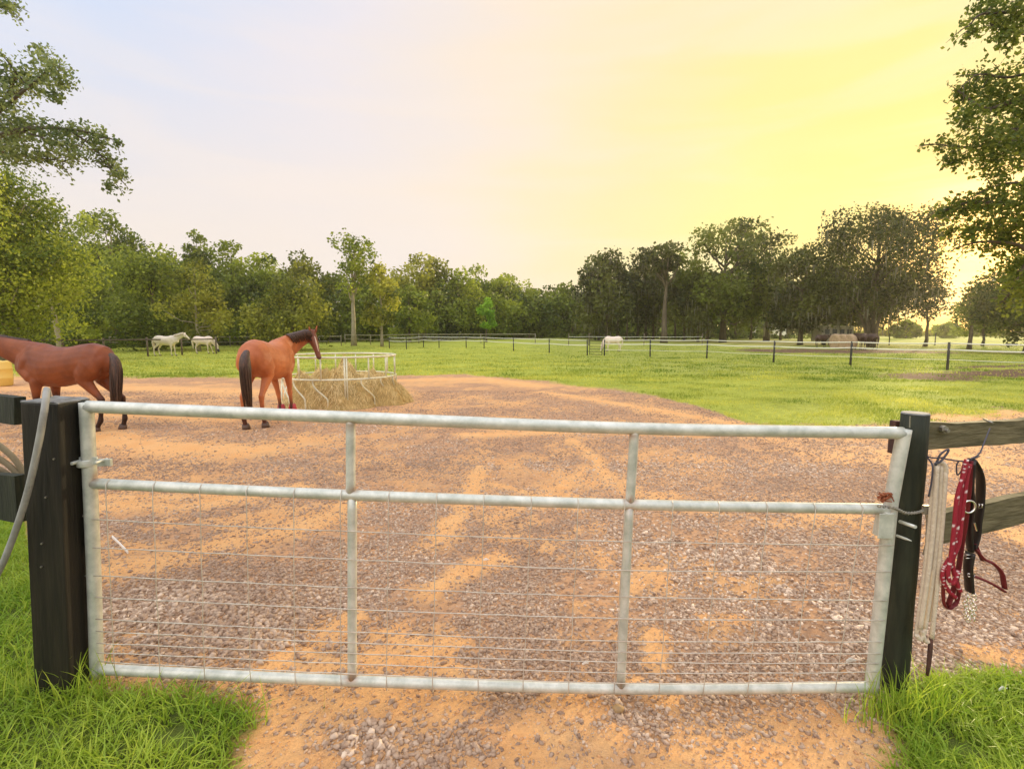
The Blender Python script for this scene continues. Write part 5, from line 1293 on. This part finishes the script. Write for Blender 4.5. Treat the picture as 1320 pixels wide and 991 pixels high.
# ---- near trees whose branches reach into the frame
def near_tree(name, label, trunk, limbs, leafm, lsize, nper, seed, spread=.25, twig=.35, twn=16, elong=1.7, flat=.3, masses=(), md=9., ln=100):
    rg = np.random.RandomState(seed); base = Vector(trunk[0])
    root = empty(name, base, 0, label, 'tree', 'near trees reaching into the frame'); off = base
    mb = MB(); mb.tube([Vector(p) - off for p, _ in trunk[1]], [r for _, r in trunk[1]], 12)
    tws = []
    for pts, r0 in limbs:
        s = spline(pts, 8); k = len(s); mb.tube([p - off for p in s], [r0 * (1 - .85 * i / k) for i in range(k)], 7)
        for _ in range(int(twn * len(pts) / 3)):
            t = rg.uniform(.12, 1) ** .8; i = min(int(t * (k - 1)), k - 2); p = s[i].lerp(s[i + 1], t * (k - 1) - i)
            d = Vector(rg.normal(0, 1, 3)) ; d.z *= .7; d = (d.normalized() + (s[i + 1] - s[i]).normalized() * .7).normalized(); L_ = twig * rg.uniform(.4, 1.2)
            e = p + d * L_ + Vector((0, 0, -.12 * L_)); m_ = p.lerp(e, .5) + Vector((0, 0, .05 * L_))
            mb.tube([p - off, m_ - off, e - off], [.010, .007, .003], 4); tws.append((p, m_, e))
    mb.build('trunk', M['bark'], root, smooth=True)
    cs, ts, ss = [], [], []
    for p, m_, e in tws:
        k = int(nper * rg.uniform(.5, 1.4)); t = rg.uniform(.2, 1.1, k)[:, None]; c = np.array(p) * (1 - t) + np.array(e) * t + rg.normal(0, spread * .35, (k, 3))
        cs.append(c - np.array(off)); ts.append(np.clip(rg.uniform(-.1, .6) + .4 * rg.uniform(0, 1, k), 0, 1)); ss.append(lsize * rg.uniform(.6, 1.3, k))
    for px, py, rp in masses:
        rr = rp * md / 638.; c0 = np.array(P(px, py, md + rg.uniform(-.5, .5)) - off); k = int(ln * (rr / .4) ** 2); q = max(4, int(9 * rr / .3))
        sub = rg.normal(0, 1, (q, 3)); sub /= np.linalg.norm(sub, axis=1)[:, None]; sub = sub * rg.uniform(.2, .95, (q, 1)) * rr; pk = rg.randint(0, q, k)
        cs.append(c0 + sub[pk] * np.array([1, 1, .95]) + np.clip(rg.normal(0, 1, (k, 3)), -1.7, 1.7) * .34 * min(rr, .45) * np.array([1, 1, .9])); tq = rg.uniform(-.2, .6, q)
        ts.append(np.clip(tq[pk] + .4 * rg.uniform(0, 1, k), 0, 1)); ss.append(lsize * rg.uniform(.6, 1.3, k))
    c = np.concatenate(cs); V = leaves_arrays(c, np.concatenate(ss), rg, None, flat=flat, elong=elong)
    link_mesh('crown', V, np.arange(len(V)).reshape(-1, 4), leafm, root, attrs=dict(tone=np.repeat(np.concatenate(ts), 4)), smooth=False)
d = 9.0
near_tree('oak_tree', 'near oak whose leafy branches hang in at the upper left', ((-13, 9, 0), [((-13, 9, 0), .34), ((-12.9, 9, 2.5), .26), ((-12.6, 9, 5), .2), ((-12.2, 9, 8), .1)]),
          [([(-12.7, 9, 4.4), P(-70, 185, d), P(-10, 150, d - .2), P(30, 118, d - .3), P(62, 90, d - .3)], .06), ([P(0, 140, d), P(20, 100, d), P(22, 96, d), P(42, 120, d)], .02),
           ([(-12.6, 9, 4.2), P(-60, 205, d), P(0, 175, d), P(50, 165, d), P(110, 170, d), P(152, 182, d)], .06),
           ([P(90, 168, d), P(120, 190, d), P(140, 215, d), P(148, 236, d)], .02), ([P(-20, 190, d + .3), P(20, 200, d + .3), P(60, 205, d + .3), P(85, 208, d + .3)], .02), ([P(-30, 110, d), P(-5, 108, d), P(15, 118, d)], .02),
           ([P(30, 170, d), P(60, 180, d), P(90, 195, d)], .02), ([P(-40, 10, d), P(-5, 4, d), P(14, 6, d)], .02), ([P(10, 125, d), P(60, 100, d), P(80, 88, d)], .02)],
          LM['near'], .040, 16, 41, spread=.15, twig=.34, twn=13, md=9., ln=680, masses=[(5, 105, 24), (-10, 125, 30), (34, 92, 12), (66, 95, 24), (56, 76, 16), (82, 108, 14), (74, 126, 12), (8, 160, 26), (38, 170, 24), (70, 178, 22), (100, 172, 18), (128, 178, 18), (152, 184, 9), (12, 195, 24), (-20, 180, 40), (56, 203, 12), (92, 200, 13), (136, 206, 15), (150, 222, 12), (141, 238, 10), (0, 5, 12), (18, 10, 6)])
d = 9.5
near_tree('oak_tree', 'near oak framing the upper right edge in front of the sun', ((13.2, 9.6, 0), [((13.2, 9.6, 0), .42), ((13.1, 9.6, 2.5), .33), ((12.9, 9.6, 5), .26), ((12.6, 9.6, 9), .14)]),
          [([(12.9, 9.6, 4.6), P(1370, 120, d), P(1310, 130, d), P(1270, 140, d), P(1236, 118, d)], .07), ([P(1340, 90, d), P(1300, 100, d), P(1262, 96, d), P(1240, 112, d)], .03),
           ([(12.9, 9.6, 4.2), P(1350, 190, d), P(1290, 185, d), P(1250, 190, d), P(1206, 186, d)], .06), ([P(1330, 165, d), P(1290, 168, d), P(1255, 165, d)], .03),
           ([(12.9, 9.6, 5.5), P(1350, 10, d), P(1300, 16, d), P(1262, 20, d), P(1246, 42, d)], .05), ([P(1330, 45, d), P(1300, 40, d), P(1275, 30, d)], .03),
           ([(12.95, 9.6, 3.5), P(1350, 270, d), P(1290, 262, d), P(1245, 262, d), P(1215, 272, d)], .06), ([P(1340, 240, d), P(1300, 236, d), P(1262, 248, d)], .03),
           ([(13, 9.6, 3.0), P(1350, 330, d), P(1310, 315, d), P(1265, 312, d), P(1232, 320, d)], .05), ([P(1340, 290, d), P(1300, 290, d), P(1255, 290, d)], .03),
           ([P(1345, 300, d), P(1320, 345, d), P(1305, 372, d), P(1296, 385, d)], .03), ([P(1350, 215, d + .4), P(1325, 215, d + .4), P(1300, 212, d + .4)], .03)],
          LM['nearoak'], .055, 7, 43, spread=.17, twig=.34, twn=11, elong=1.5, md=9.5, ln=500, masses=[(1275, 14, 24), (1318, 22, 34), (1252, 42, 10), (1300, 52, 14), (1266, 108, 26), (1300, 118, 38), (1243, 120, 14), (1330, 140, 46), (1256, 148, 20), (1216, 188, 12), (1236, 200, 17), (1266, 186, 26), (1302, 192, 32), (1335, 190, 40), (1288, 236, 12), (1216, 275, 11), (1244, 268, 20), (1280, 262, 28), (1314, 268, 34), (1345, 255, 46), (1250, 300, 17), (1290, 306, 28), (1328, 314, 40), (1226, 300, 11), (1308, 345, 22), (1335, 362, 36)])
print('verts', sum(len(o.data.vertices) for o in bpy.data.objects if o.type == 'MESH'))

def haze():
    mb = MB().box(-330, 330, -40, 160, -3, 34)
    m = bpy.data.materials.new('haze'); m.use_nodes = True; nt = m.node_tree; N = nt.nodes; N.remove(N['Principled BSDF'])
    v = N.new('ShaderNodeVolumePrincipled'); v.inputs['Color'].default_value = (1, .93, .78, 1); v.inputs['Density'].default_value = HAZE; v.inputs['Anisotropy'].default_value = .55
    nt.links.new(v.outputs[0], N['Material Output'].inputs['Volume'])
    tag(mb.build('haze', m), 'thin warm evening haze lying over the whole pasture', 'haze', kind='stuff')
HAZE = .0005
haze()
